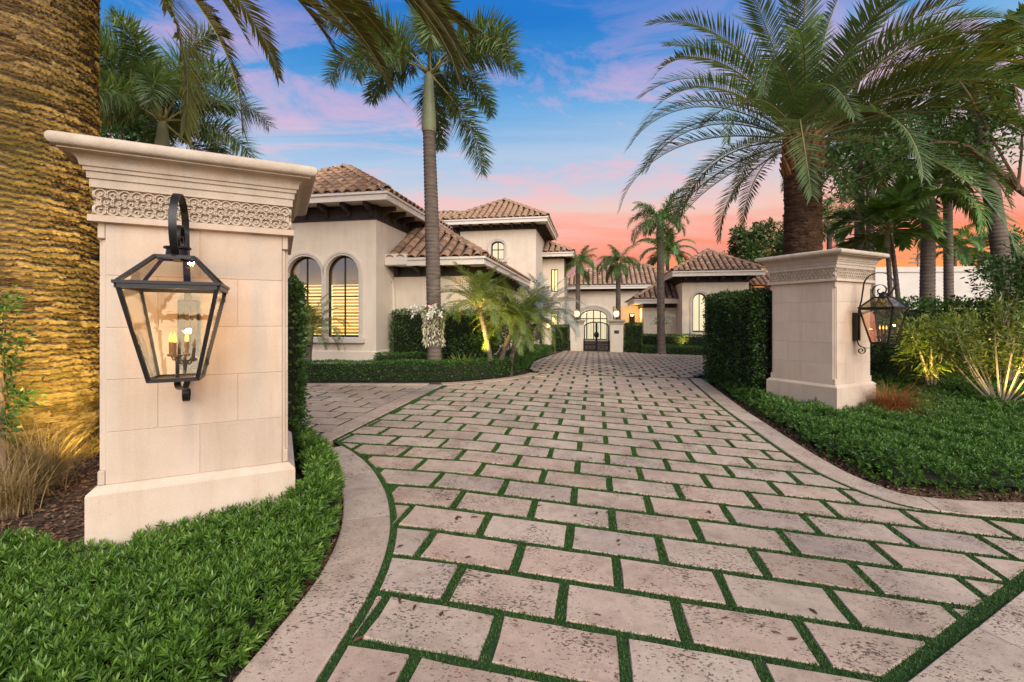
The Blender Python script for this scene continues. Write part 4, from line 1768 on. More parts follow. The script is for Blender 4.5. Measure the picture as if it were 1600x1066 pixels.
def ground_cover(poly, holes, H, dens, L, K, mat, label, edge_line, wid=.2, seed=3, fade=None, mound=0.0):
    poly = np.asarray(poly)
    A = abs(area([tuple(p) for p in poly]))
    bb = np.prod(poly.max(0) - poly.min(0))
    P = rng.uniform(poly.min(0), poly.max(0), (int(dens * bb), 2))
    P = P[inside(P, poly)]
    for h in holes:
        P = P[~inside(P, h)]
    vis = (P[:, 1] > .9) & (np.abs(P[:, 0] / np.maximum(P[:, 1], .3)) < 1.35)
    P = P[vis]
    if fade:
        P = P[rng.random(len(P)) < np.clip(fade / P[:, 1], .15, 1)]
    d = dist_to(P, edge_line)
    e = np.clip(d / (H * 1.1), 0, 1)
    hh = H * (np.sqrt(1 - (1 - e) ** 2) * .95 + .05) * (1 + .18 * vnoise(P, 3.5, seed) + .22 * vnoise(P, 9, seed + 1))
    if mound:
        hh = hh * (1 + mound * np.clip((P[:, 1] - 2.9 + .35 * (P[:, 0] + 1.6)) / .8, 0, 1))
    depth = rng.random(len(P)) ** 2 * .5           # some shoots sit deeper
    z = gz(P[:, 0], P[:, 1]) + hh * (1 - depth) - .03
    # lean outwards near the edge
    eps = .02
    gx_ = (dist_to(P + [eps, 0], edge_line) - d) / eps
    gy_ = (dist_to(P + [0, eps], edge_line) - d) / eps
    lean = (1 - e)[:, None] * np.c_[-gx_, -gy_] * 1.1
    ax = np.c_[lean + rng.normal(0, .35, (len(P), 2)), np.ones(len(P))]
    B = np.c_[P, z]
    sc_ = np.clip(P[:, 1] / 7, 1, 1.6)
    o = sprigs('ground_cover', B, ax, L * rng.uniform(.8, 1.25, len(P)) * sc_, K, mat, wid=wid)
    tag(o, label, 'ground cover', kind='stuff')
    # dark surface underneath, added to block the view through the shoots
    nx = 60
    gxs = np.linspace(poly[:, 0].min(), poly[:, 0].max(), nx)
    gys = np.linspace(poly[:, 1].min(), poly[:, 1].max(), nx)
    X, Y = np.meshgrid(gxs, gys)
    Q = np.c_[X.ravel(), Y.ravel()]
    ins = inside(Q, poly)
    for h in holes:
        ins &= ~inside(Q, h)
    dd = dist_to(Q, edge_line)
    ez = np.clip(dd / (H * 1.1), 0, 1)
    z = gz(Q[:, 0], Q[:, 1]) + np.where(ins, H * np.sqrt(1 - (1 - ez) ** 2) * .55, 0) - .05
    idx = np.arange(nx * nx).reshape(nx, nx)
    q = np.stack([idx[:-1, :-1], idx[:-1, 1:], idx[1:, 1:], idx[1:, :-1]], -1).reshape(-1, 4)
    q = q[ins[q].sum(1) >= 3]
    t_ = obj('dark_layer', mesh_np('dark_layer', np.c_[Q, z], q, M_CORE), o)
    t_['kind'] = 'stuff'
    print('cover', len(P))
    return o


def pillar_hole(c, grow=.0):
    h = .69 * KP + grow
    return [tuple(c + SD * a + SN * b) for a, b in ((-h, -h), (h, -h), (h, h), (-h, h))]


left_out = offset_line(left_in, .385)
pc = [cen_l + SD * .63 + SN * .64, cen_l - SD * .64 + SN * .64]      # street face corners of the left pillar
inner_l = [tuple(cen_l + SD * .69 - SN * .8), tuple(cen_l + SD * .69 + SN * .55), tuple(pc[0]), tuple(pc[1]), tuple(at(60, 872)), tuple(at(-80, 872)), (-4.2, 2.6), (-4.2, .6)]
lo_i = 0
left_poly = np.vstack([left_out, np.array([tuple(left_out[-1] + [-.5, .15])]), np.array(inner_l)])
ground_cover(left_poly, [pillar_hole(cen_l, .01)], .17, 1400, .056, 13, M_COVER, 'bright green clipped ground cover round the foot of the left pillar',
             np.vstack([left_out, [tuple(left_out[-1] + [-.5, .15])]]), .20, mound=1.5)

right_out = offset_line(right_in, .52)
right_poly = np.vstack([right_out[3:], np.array([(15.0, 6.0), (15.5, 10.5), (10.5, 11.2), tuple(at(1190, 588)), tuple(at(1105, 588))])])
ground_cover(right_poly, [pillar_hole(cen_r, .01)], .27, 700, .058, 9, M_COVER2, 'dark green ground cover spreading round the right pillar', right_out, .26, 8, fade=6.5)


# mulch, chips and dead leaves between planting and edging
def mulch(name, P, label, size=(.02, .055)):
    N = len(P)
    B = np.c_[P, gz(P[:, 0], P[:, 1]) - .03 + rng.uniform(.0, .02, N)]
    d = np.c_[rng.normal(size=(N, 2)), rng.normal(0, .25, N)]
    L = rng.uniform(*size, N)
    return tag(leaves(name, B, d, L, L * rng.uniform(.3, .7, N), M_MULCH, ref=np.c_[rng.normal(0, .3, (N, 2)), np.ones(N)], bend=0.0), label, 'mulch', kind='stuff')


def near_line(line, o0, o1, n):
    k = rng.integers(0, len(line), n)
    a = offset_line(line, 1.0) - line
    return line[k] + a[k] * rng.uniform(o0, o1, n)[:, None] + rng.normal(0, .05, (n, 2))


Pm = rng.uniform((-6.5, 2.6), (-2.8, 6.5), (16000, 2))
Pm = Pm[~inside(Pm, left_poly) & ~inside(Pm, pillar_hole(cen_l))]
mulch('mulch', Pm, 'brown bark mulch on the bed behind the left pillar')
mulch('mulch', near_line(left_in, .37, .55, 5000), 'dead leaves and mulch along the inner rim of the left edging')
mulch('mulch', near_line(right_in, .35, .70, 9000), 'dead leaves and mulch along the inner rim of the right edging')

# leaves that have blown onto the paving
lm_ = MB()
lm_.add([(0, 0, 0), (.25, .13, .06), (.6, .17, .08), (1, 0, .03), (.6, -.15, .10), (.25, -.12, .05), (.4, 0, .0), (.7, 0, .01)], [(0, 6, 1), (1, 6, 7, 2), (2, 7, 3), (0, 5, 6), (5, 4, 7, 6), (4, 3, 7)])
lme = lm_.mesh('fallen_leaf', M_LITTER)
spots = [(624, 948), (650, 950), (688, 970), (745, 972), (768, 905), (742, 1038), (548, 962), (538, 988), (570, 1001), (584, 810), (552, 876), (574, 841), (553, 910), (631, 856), (711, 867), (737, 875), (735, 812), (705, 785), (848, 793), (1111, 807), (1447, 965), (1577, 1052), (1218, 788), (897, 812), (665, 920), (620, 1058), (800, 898), (860, 780)]
spots += [(random.uniform(620, 1300), random.uniform(620, 1010)) for _ in range(26)]
for k, (px, py) in enumerate(spots):
    x, y = at(px, py)
    if not inside(np.array([[x, y]]), np.vstack([main_poly]))[0] and px > 620 and px < 1500:
        continue
    o = obj('fallen_leaf', lme)
    L = random.uniform(.035, .075)
    o.scale = (L, L * random.uniform(.7, 1.3), L)
    o.location = (x, y, float(gz(x, y)) + .022)
    o.rotation_euler = (random.uniform(-.15, .15), random.uniform(-.1, .1), random.uniform(0, 6.28))
    tag(o, 'small dry brown leaf fallen on the stone paving', 'leaf', 'fallen leaves on the paving')


# ------------------------------------------------------------------ hedges
def hedge(name, label, line, width, height, leaf, dens, mat, group=None, z_extra=0.0, rough=.05, cat='hedge', top_round=.25, taper=0.0):
    """clipped hedge along a ground line: solid dark core wrapped in thousands of leaves"""
    line = np.asarray(line, float)
    d = np.r_[0, np.cumsum(np.linalg.norm(np.diff(line, axis=0), axis=1))]
    Ltot = d[-1]
    mid = np.array([np.interp(Ltot / 2, d, line[:, 0]), np.interp(Ltot / 2, d, line[:, 1])])
    z0 = float(gz(*mid)) + z_extra
    root = thing(name, label, cat, (mid[0], mid[1], z0), 0, group)

    def frame(u):
        p = np.c_[np.interp(u, d, line[:, 0]), np.interp(u, d, line[:, 1])]
        q = np.c_[np.interp(u + .05, d, line[:, 0]), np.interp(u + .05, d, line[:, 1])] - np.c_[np.interp(u - .05, d, line[:, 0]), np.interp(u - .05, d, line[:, 1])]
        t = unit(q)
        return p, t, np.c_[t[:, 1], -t[:, 0]]
    per = 2 * height + width
    A = Ltot * per + 2 * width * height
    N = int(A * dens)
    # points on sides, top and ends
    w_side, w_top, w_end = Ltot * height * 2, Ltot * width, 2 * width * height
    kind = rng.choice(3, N, p=np.array([w_side, w_top, w_end]) / (w_side + w_top + w_end))
    u = rng.uniform(0, Ltot, N)
    sgn = rng.choice([-1, 1], N)
    off_ = np.where(kind == 0, sgn * width / 2, rng.uniform(-width / 2, width / 2, N))
    zz_ = np.where(kind == 1, height, rng.uniform(0.02, height, N))
    eu = np.where(kind == 2, np.where(sgn > 0, Ltot, 0.0), u)
    p, t, nr = frame(eu)
    nrm = np.zeros((N, 3))
    nrm[kind == 0, :2] = (nr * sgn[:, None])[kind == 0]
    nrm[kind == 1, 2] = 1
    nrm[kind == 2, :2] = (t * sgn[:, None])[kind == 2]
    # round the upper edges
    rr = top_round * min(width, height) + 1e-6
    ez = np.clip((zz_ - (height - rr)) / rr, 0, 1)
    eo = np.clip((np.abs(off_) - (width / 2 - rr)) / rr, 0, 1)
    shrink = rr * (1 - np.sqrt(np.maximum(0, 1 - (np.minimum(ez, eo)) ** 2)))
    B = np.c_[p + nr * (off_ * (1 - taper * zz_ / height))[:, None], zz_]
    nrm2 = nrm + np.c_[nr * (np.sign(off_) * eo * ez)[:, None], ez * eo]
    nrm2 = unit(nrm2)
    B = B - nrm2 * shrink[:, None]
    B = B + nrm2 * (rough * vnoise(B, 4.0, 5) + rough * .5 * vnoise(B, 13, 6) - np.abs(rng.normal(0, rough * .7, N)))[:, None]
    gzz_ = gz(B[:, 0], B[:, 1]) - z0 + z_extra
    B[:, 2] += gzz_
    B[:, :2] -= mid
    dr = nrm2 * .7 + rng.normal(0, .6, (N, 3)) + np.array([0, 0, .35])
    Lf = leaf * rng.uniform(.7, 1.3, N)
    tone = np.clip(.45 + .28 * vnoise(B, 3, 9) + rng.normal(0, .22, N), 0, 1)
    leaves('foliage', B, dr, Lf, Lf * .5, mat, root, rnd=tone)
    # solid dark core, added to block the view through the leaves
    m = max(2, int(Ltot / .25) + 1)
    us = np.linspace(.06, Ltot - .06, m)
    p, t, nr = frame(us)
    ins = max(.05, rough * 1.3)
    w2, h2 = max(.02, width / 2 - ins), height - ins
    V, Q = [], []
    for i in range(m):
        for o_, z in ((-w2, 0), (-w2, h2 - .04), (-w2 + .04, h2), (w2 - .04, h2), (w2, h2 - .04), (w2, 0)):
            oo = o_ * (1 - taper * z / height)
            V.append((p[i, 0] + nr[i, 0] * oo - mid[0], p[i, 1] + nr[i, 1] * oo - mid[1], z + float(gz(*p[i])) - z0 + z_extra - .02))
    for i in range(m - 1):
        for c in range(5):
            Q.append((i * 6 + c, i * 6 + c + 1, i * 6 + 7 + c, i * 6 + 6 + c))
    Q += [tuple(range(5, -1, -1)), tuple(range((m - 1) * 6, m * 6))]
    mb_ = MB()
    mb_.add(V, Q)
    mb_.build('dark_core', M_CORE, root)
    return root


isl = smooth_line(gpts([(400, 597), (560, 597), (690, 596.5), (765, 592), (812, 585), (829, 576), (822, 568)]), 3)
hedge('low_hedge', 'low clipped box hedge round the palm island by the drive', offset_line(isl, .32), .55, .44, .042, 1500, M_HEDGE2, rough=.03)
hedge('low_hedge', 'short box hedge against the villa wall behind the island', [col_at(588, 12.2)[:2], col_at(690, 12.2)[:2]], .5, .50, .045, 1100, M_HEDGE2, rough=.03)
hA, hB = xy(hs(617, 13.0), 12.95), xy(hs(770, 12.95), 12.95)
hedge('wall_hedge', 'tall dark hedge growing against the lower villa wing', [hA, hB], .5, 1.62, .07, 700, M_HEDGE, rough=.07)
# tall clipped hedges running back from the two pillars
hedge('tall_hedge', 'tall dark clipped hedge running back from the right pillar', [(5.24, 8.75), (5.40, 11.75)], .95, 2.24, .06, 950, M_HEDGE, rough=.08)
l0 = cen_l - SN * .72 + SD * .42
hedge('tall_hedge', 'narrow tall hedge close behind the left foreground pillar', [tuple(l0), tuple(l0 - SN * 1.9)], .62, 2.0, .06, 900, M_HEDGE, rough=.06)
# court planting
def hs_line(px0, px1, t):
    return [xy(hs(px0, t), t), xy(hs(px1, t), t)]


hedge('gate_hedge', 'square clipped hedge left of the iron gate', hs_line(863, 889, 20.6), .5, 1.15, .06, 900, M_HEDGE)
hedge('gate_hedge', 'square clipped hedge right of the iron gate', hs_line(976, 1003, 20.6), .6, 1.28, .06, 900, M_HEDGE)
hedge('low_hedge', 'long low hedge in front of the small house', hs_line(1003, 1110, 20.3), .45, .36, .05, 900, M_HEDGE2)
hedge('low_hedge', 'taller dark hedge behind the low one by the small house', hs_line(1003, 1110, 21.2), .5, .80, .06, 800, M_HEDGE)
hedge('round_bush', 'dark bush by the carport wall at the edge of the court', [xy(hs(817, 19.0), 19.0), xy(hs(833, 19.0), 19.0)], .5, 1.0, .06, 900, M_HEDGE, cat='bush', top_round=.9)
hedge('round_bush', 'small round bush nearest the court edge on the left', [xy(hs(839, 18.3), 18.3), xy(hs(848, 18.3), 18.3)], .4, .32, .045, 1300, M_HEDGE2, cat='bush', top_round=.9)
hedge('round_bush', 'small round bush behind its neighbour near the gate', [xy(hs(852, 19.4), 19.4), xy(hs(861, 19.4), 19.4)], .4, .32, .045, 1300, M_HEDGE2, cat='bush', top_round=.9)
cl_ = offset_line(smooth_line(gpts([(829, 576), (833, 567), (846, 560), (862, 556)]), 2), .42)
hedge('low_hedge', 'short low hedge edging the court beside the carport', cl_, .7, .42, .05, 1100, M_HEDGE2, rough=.04)
# boundary planting on the right
hedge('boundary_hedge', 'long dense hedge behind the right lantern and the lit shrub', [(8.4, 11.6), (12, 11.2), (18, 10.6)], 1.0, 2.15, .09, 420, M_HEDGE, rough=.16)


# ------------------------------------------------------------------ palms
def frond_mesh(L, e0, curl, nl, ll, lw, va, plum, hang, mat, pet=.12, power=1.5, seed=0, a_base=68, a_tip=28, rach=.018, broad=1.0):
    """feather leaf lying along +x, rising at e0 and bending down by curl (radians)"""
    r = random.Random(seed)
    n = 16
    pts, ang = [Vector((0, 0, 0))], []
    for k in range(n):
        u = (k + .5) / n
        th = e0 - curl * u ** power
        ang.append(th)
        pts.append(pts[-1] + Vector((math.cos(th), 0, math.sin(th))) * (L / n))
    mb = MB()
    rad = [rach * (1 - .85 * k / n) for k in range(n + 1)]
    rad[0] *= 1.9
    mb.tube(pts, rad, 4)
    nr_ = len(mb.Fc)
    rv = len(mb.V)
    rn = [.5] * rv
    for i in range(nl):
        u = pet + (1 - pet) * ((i + .5) / nl)
        sd = 1 if i % 2 else -1
        k = min(n - 1, int(u * n))
        fr = u * n - k
        P = pts[k].lerp(pts[k + 1], fr)
        th = ang[k]
        T = Vector((math.cos(th), 0, math.sin(th)))
        U = Vector((-math.sin(th), 0, math.cos(th)))
        S = Vector((0, sd, 0))
        a = math.radians(a_base + (a_tip - a_base) * u ** 1.3 + r.uniform(-6, 6))
        v = math.radians(va + r.uniform(-8, 8)) if not plum else math.radians(r.uniform(-plum, plum) * .75 + r.choice((-.6, 0, .6)) * plum)
        d = T * math.cos(a) + (S * math.cos(v) + U * math.sin(v)) * math.sin(a)
        env = min(1, (u - pet) / .16 + .35) * (1 - .62 * max(0, (u - .55) / .45) ** 1.6)
        l_ = ll * env * r.uniform(.88, 1.1)
        ww = lw * (.75 + .5 * env)
        d2 = (d + Vector((0, 0, -hang)) * r.uniform(.7, 1.3)).normalized()
        wd = d.cross(U if abs(d.dot(U)) < .9 else T).normalized() * (ww / 2)
        m1_ = P + d * l_ * .45
        tip = m1_ + d2 * l_ * .55
        b = len(mb.V)
        mb.V += [tuple(P - wd * .5), tuple(P + wd * .5), tuple(m1_ + wd * broad), tuple(m1_ - wd * broad), tuple(tip)]
        mb.Fc += [(b, b + 1, b + 2, b + 3), (b + 3, b + 2, b + 4)]
        c = r.random()
        rn += [c] * 5
    me = bpy.data.meshes.new('frond')
    me.from_pydata(mb.V, [], mb.Fc)
    me.update()
    me.materials.append(mat)
    me.materials.append(M_RACHIS)
    me.polygons.foreach_set('material_index', [1] * nr_ + [0] * (len(mb.Fc) - nr_))
    at_ = me.attributes.new('rnd', 'FLOAT', 'POINT')
    at_.data.foreach_set('value', rn)
    return me


def frond_set(elevs, **kw):
    """one mesh for each starting elevation (degrees, curl)"""
    return [frond_mesh(e0=math.radians(e), curl=c, seed=i * 7 + 1, **kw) for i, (e, c) in enumerate(elevs)]


EL_DATE = [(84, .7), (72, 1.1), (58, 1.45), (45, 1.7), (30, 1.75), (14, 1.6), (-2, 1.35), (-20, 1.05)]
DATE = frond_set(EL_DATE, L=4.4, nl=180, ll=.54, lw=.026, va=24, plum=0, hang=.12, mat=M_DATE, rach=.024, pet=.10, power=1.7)
DATE_Y = frond_set(EL_DATE, L=4.2, nl=200, ll=.54, lw=.034, va=22, plum=0, hang=.15, mat=M_DATE_Y, rach=.024, pet=.10, power=1.7)
FOX = frond_set([(82, 1.0), (62, 1.4), (46, 1.8), (30, 1.9), (10, 1.5), (-35, .9)], L=2.5, nl=430, ll=.60, lw=.024, va=0, plum=85, hang=.22, mat=M_FOX, rach=.022, pet=.2, power=1.6, a_base=72, a_tip=46)
ROYAL = frond_set([(80, 1.3), (60, 1.7), (38, 2.0), (16, 1.9), (-8, 1.5)], L=2.0, nl=90, ll=.56, lw=.042, va=12, plum=0, hang=.55, mat=M_ROYAL, rach=.02, pet=.14, power=1.4)
QUEEN = frond_set([(78, 1.3), (58, 1.8), (36, 2.1), (12, 1.9), (-12, 1.4)], L=2.0, nl=190, ll=.46, lw=.024, va=0, plum=50, hang=.8, mat=M_ROYAL, rach=.02, pet=.14, power=1.4)
PYG = frond_set([(82, .9), (66, 1.3), (50, 1.7), (32, 1.9), (10, 1.7)], L=1.4, nl=74, ll=.30, lw=.014, va=14, plum=0, hang=.3, mat=M_PYGMY, rach=.009, pet=.16, power=1.3)
PYG_S = frond_set([(82, .9), (66, 1.3), (50, 1.7), (32, 1.9), (10, 1.7)], L=1.4, nl=74, ll=.30, lw=.015, va=14, plum=0, hang=.5, mat=M_SILVER, rach=.009, pet=.16, power=1.3)
BROAD = frond_set([(75, 1.0), (52, 1.3), (30, 1.5), (8, 1.4)], L=1.5, nl=44, ll=.55, lw=.075, va=14, plum=0, hang=.25, mat=M_ROYAL, rach=.016, pet=.2, power=1.3, broad=1.15)


def ringed_trunk(h, r0, r1, lean, ring=.12, amp=.012, seg=14, bulge=.0, flare=.06):
    rows = max(12, int(h / ring * 4))
    V = []
    for i in range(rows + 1):
        u = i / rows
        z = u * h
        r = r0 + (r1 - r0) * u + bulge * math.sin(PI * u) + flare * math.exp(-z / .25)
        ph = (z / ring) % 1
        r += amp * (1 if ph > .75 else -.3 * math.sin(ph * PI))
        for k in range(seg):
            a = 2 * PI * k / seg
            V.append((lean[0] * u ** 1.6 + r * math.cos(a), lean[1] * u ** 1.6 + r * math.sin(a), z))
    idx = np.arange((rows + 1) * seg).reshape(rows + 1, seg)
    a = idx[:-1]
    b = np.roll(idx, -1, 1)[:-1]
    c = np.roll(idx, -1, 1)[1:]
    d = idx[1:]
    return np.array(V), np.stack([a, b, c, d], -1).reshape(-1, 4)


def scar_trunk(h, r0, r1, rowh, seg, sub, amp, ncell, seed=1, twist=3):
    """old date palm trunk: slanting rows of ragged leaf-scar plates"""
    r_ = np.random.default_rng(seed)
    rows = int(h / rowh * sub)
    z = np.linspace(0, h, rows + 1)[:, None] * np.ones((1, seg))
    th = np.linspace(0, 2 * PI, seg, endpoint=False)[None, :] * np.ones((rows + 1, 1))
    Pn = np.stack([np.cos(th), np.sin(th), z * .6], -1).reshape(-1, 3)
    wob = (.30 * vnoise(Pn, 3.0, seed) + .26 * vnoise(Pn, 9, seed + 1) + .26 * vnoise(Pn, 27, seed + 2) + .22 * vnoise(Pn, 70, seed + 3)).reshape(z.shape)
    ph = z / rowh + th / (2 * PI) * twist + wob
    row = np.floor(ph)
    fr = ph - row
    cell = np.floor(th / (2 * PI) * ncell + (row % 2) * .5 + .25 * wob) % ncell
    hsh_ = np.abs(np.sin(row * 127.1 + cell * 311.7) * 43758.5453) % 1
    prof = (.35 + .65 * np.clip(fr / .8, 0, 1)) * np.where(fr > .82, (1 - fr) / .18, 1) * np.clip(fr / .07, 0, 1)
    rad = r0 + (r1 - r0) * (z / h) + amp * prof * (.6 + hsh_ * .7) + .02 * wob
    fx = th / (2 * PI) * ncell + (row % 2) * .5 + .25 * wob
    gap = np.abs(fx - np.round(fx))
    rad -= amp * .3 * np.clip(1 - gap / .03, 0, 1)
    rad += r_.normal(0, amp * .07, rad.shape) + amp * .25 * vnoise(Pn, 55, seed + 5).reshape(z.shape)
    V = np.stack([rad * np.cos(th), rad * np.sin(th), z], -1).reshape(-1, 3)
    idx = np.arange((rows + 1) * seg).reshape(rows + 1, seg)
    a, b = idx[:-1], np.roll(idx, -1, 1)[:-1]
    c, d = np.roll(idx, -1, 1)[1:], idx[1:]
    return V, np.stack([a, b, c, d], -1).reshape(-1, 4), hsh_.ravel()


def crown(root, top, meshes, counts, scale=1.0, jit=.15, start=0.0, rad=.08, name='frond', skip=None):
    k = 0
    for me, n in zip(meshes, counts):
        for _ in range(n):
            az = start + k * 2.39996 + random.uniform(-jit, jit)
            k += 1
            if skip and skip(az % (2 * PI)):
                continue
            o = obj(name, me, root)
            o.location = (top[0] + rad * math.cos(az), top[1] + rad * math.sin(az), top[2] + random.uniform(-.06, .06))
            o.rotation_euler = (random.uniform(-.25, .25), random.uniform(-.1, .1), az)
            s_ = scale * random.uniform(.88, 1.1)
            o.scale = (s_, s_, s_)


def palm(name, label, x, y, h, r0, r1, meshes, counts, scale=1.0, lean=(0, 0), shaft=None, mat=None, ring=.12, amp=.012, start=0.0, group=None, bulge=0.0, z0=None, seg=14):
    z0 = float(gz(x, y)) - .05 if z0 is None else z0
    root = thing(name, label, 'palm', (x, y, z0), 0, group)
    V, Q = ringed_trunk(h, r0, r1, lean, ring, amp, seg, bulge)
    me = mesh_np('trunk', V, Q, mat or M_RINGED)
    me.polygons.foreach_set('use_smooth', [True] * len(me.polygons))
    obj('trunk', me, root)
    top = (lean[0], lean[1], h)
    if shaft:
        mb = MB()
        mb.lathe([(r1 * 1.12, -.05), (r1 * 1.25, .05), (r1 * 1.1, shaft * .4), (r1 * .72, shaft * .9), (r1 * .4, shaft * 1.1)], 12, top)
        mb.build('crown_shaft', M_SHAFT, root, smooth=True)
        top = (top[0], top[1], h + shaft * .95)
    crown(root, top, meshes, counts, scale, start=start, rad=r1 * .4)
    return root


def date_palm(name, label, x, y, h, r0, r1, tmat, meshes, counts, rowh, seg, sub, amp, ncell, scale=1.0, start=0.0, seed=1, skip=None):
    z0 = float(gz(x, y)) - .1
    root = thing(name, label, 'palm', (x, y, z0))
    V, Q, hr = scar_trunk(h, r0, r1, rowh, seg, sub, amp, ncell, seed)
    obj('trunk', mesh_np('trunk', V, Q, tmat, hr), root)
    # boots of cut leaves below the crown
    mb = MB()
    for k in range(70):
        az = k * 2.39996
        zb_ = h - .75 + .85 * k / 70
        rr = r1 * (1.02 - .25 * k / 70)
        c = Vector((math.cos(az), math.sin(az), 0))
        s_ = Vector((-math.sin(az), math.cos(az), 0))
        p = c * rr + Vector((0, 0, zb_))
        q_ = p + c * .13 + Vector((0, 0, .22))
        w_ = .075
        mb.add([p - s_ * w_ - c * .08, p + s_ * w_ - c * .08, q_ + s_ * w_ * .55, q_ - s_ * w_ * .55, p - s_ * w_ * .8 + Vector((0, 0, -.1)) + c * .03, p + s_ * w_ * .8 + Vector((0, 0, -.1)) + c * .03, q_ + s_ * w_ * .4 - Vector((0, 0, .05)), q_ - s_ * w_ * .4 - Vector((0, 0, .05))],
               [(0, 1, 2, 3), (4, 7, 6, 5), (0, 4, 5, 1), (1, 5, 6, 2), (2, 6, 7, 3), (3, 7, 4, 0)])
    b_ = mb.build('leaf_boots', M_BOOT, root)
    b_['kind'] = 'stuff'
    crown(root, (0, 0, h + .05), meshes, counts, scale, start=start, rad=r1 * .5, skip=skip)
    return root


# old date palm on the left: only its trunk and the tips of hanging fronds are in view
TX, TY = -5.64, 5.25
date_l = date_palm('date_palm', 'massive date palm trunk lit golden behind the left pillar', TX, TY, 6.9, .66, .60, M_TRUNK_L, DATE_Y, [4, 5, 6, 6, 5, 2, 0, 0], .066, 330, 9, .040, 15, 1.0, .35, 3)
for e_, c_, az_, L_ in ((-40, .9, 0, 4.1), (-36, .9, .25, 3.9), (-30, .6, .1, 3.3), (-10, .9, .2, 3.7), (0, 1.2, .4, 4.5), (-20, .6, 0, 4.8), (10, 1.5, .3, 5.7), (0, 1.2, .1, 5.7), (20, .6, .7, 6.0), (20, 1.2, .7, 4.5), (10, .6, .5, 5.5)):
    me_ = frond_mesh(L_, math.radians(e_), c_, int(62 * L_), .60, .040, 20, 0, .15, M_DATE_Y, .10, 1.7, int(L_ * 100), 62, 26, .024)
    o = obj('frond', me_, date_l, (.25 * math.cos(az_), .25 * math.sin(az_), 6.95))
    o.rotation_euler = (random.uniform(-.25, .25), 0, az_)
# date palm behind the right pillar
xr_, yr_, zr_ = col_at(1254, 10.6)
date_r_h = zat(222, 10.6) - zr_ + .15
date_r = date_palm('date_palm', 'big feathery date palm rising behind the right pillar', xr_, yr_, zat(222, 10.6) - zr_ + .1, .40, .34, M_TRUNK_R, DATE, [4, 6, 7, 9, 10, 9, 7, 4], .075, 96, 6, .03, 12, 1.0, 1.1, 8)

for az_, k_, s_ in ((-.75, 2, 1.1), (-.5, 3, 1.15), (-.28, 4, 1.1), (-.1, 3, 1.1), (.12, 2, 1.1), (-.9, 4, 1.05), (-.62, 5, 1.05), (-.35, 2, 1.1)):
    o = obj('frond', DATE_Y[k_], date_r, (.15 * math.cos(az_), .15 * math.sin(az_), date_r_h))  # olive fronds on this side carry yellow light from below in their colour
    o.rotation_euler = (random.uniform(-.2, .2), 0, az_)
    o.scale = (s_, s_, s_)

# foxtail palm in the island, orchids tied to its trunk
FX, FY = col_at(679, 11.2)[:2]
palm('foxtail_palm', 'tall foxtail palm with white orchids in the hedge island', FX, FY, zat(200, 11.2) - .25, .165, .145, FOX, [2, 3, 4, 4, 2, 1], 1.08, (-.14, 0), 1.45, M_RINGED, .09, .009, 2.0, bulge=.02)
bx_, by_ = col_at(254, 12.5)[:2]
palm('foxtail_palm', 'foxtail palm crown rising above the left foreground pillar', bx_, by_, zat(240, 12.5) - .3, .17, .15, FOX, [3, 4, 4, 4, 3, 1], 1.2, (0, 0), 1.0, M_RINGED_P, .09, .010, 1.7)
mx_, my_ = col_at(1033, 19.3)[:2]
palm('court_palm', 'slender palm with orchids in front of the small house', mx_, my_, zat(365, 19.3) - .25, .17, .14, QUEEN, [3, 4, 5, 4, 2], .78, (-.05, 0), .7, M_RINGED, .09, .010, .3)
for px, Y, py, s_, lab, st_ in ((903, 26.0, 425, .72, 'palm with a drooping crown beside the tower bay', .2), (966, 24.0, 425, .74, 'palm with a drooping crown above the right gate lamp', 1.3), (1043, 34.0, 405, 1.25, 'palm with spreading crown behind the slender court palm', 2.0)):
    x_, y_ = col_at(px, Y)[:2]
    palm('feather_palm', lab, x_, y_, zat(py, Y) - .25, .15, .12, ROYAL if px == 1043 else QUEEN, [3, 4, 5, 4, 2], s_, (0, 0), .5, M_RINGED, .1, .008, st_, group='palms round the court')

# palms along the right boundary
RP = [(1343, 15.0, 250, .16, ROYAL, 1.1, (0, 0), 'pale-trunked palm just right of the date palm', M_RINGED),
      (1360, 17.0, 262, .16, ROYAL, 1.1, (0, 0), 'grey palm trunk second to the right of the date palm', M_RINGED_P),
      (1448, 13.0, 330, .19, ROYAL, 1.0, (.05, 0), 'stout grey palm above the right lantern bracket', M_RINGED),
      (1483, 14.0, 290, .13, ROYAL, 1.0, (-.05, 0), 'slim palm between the stout grey palm and the leaning one', M_RINGED),
      (1580, 12.0, 150, .20, ROYAL, 1.25, (-.95, 0), 'leaning grey palm at the right edge', M_RINGED)]
for px, Y, py, r_, ms, s_, ln, lab, mt in RP:
    x_, y_ = col_at(px, Y)[:2]
    palm('boundary_palm', lab, x_, y_, zat(py, Y) - .2, r_, r_ * .85, ms, [2, 4, 5, 5, 3], s_, ln, .8, mt, .1, .009, random.uniform(0, 6), group='palms along the right boundary')
for px, Y, py, lab, ln in ((1396, 11.5, 368, 'thin palm stem with broad leaflets behind the right pillar', (-.15, 0)), (1412, 11.8, 350, 'thinner twin palm stem beside the scrolled bracket', (-.35, 0))):
    x_, y_ = col_at(px, Y)[:2]
    palm('slender_palm', lab, x_, y_, zat(py, Y) - .2, .06, .05, BROAD, [2, 3, 3, 2], .95, ln, .35, M_RINGED, .12, .005, random.uniform(0, 6), group='twin thin palms')
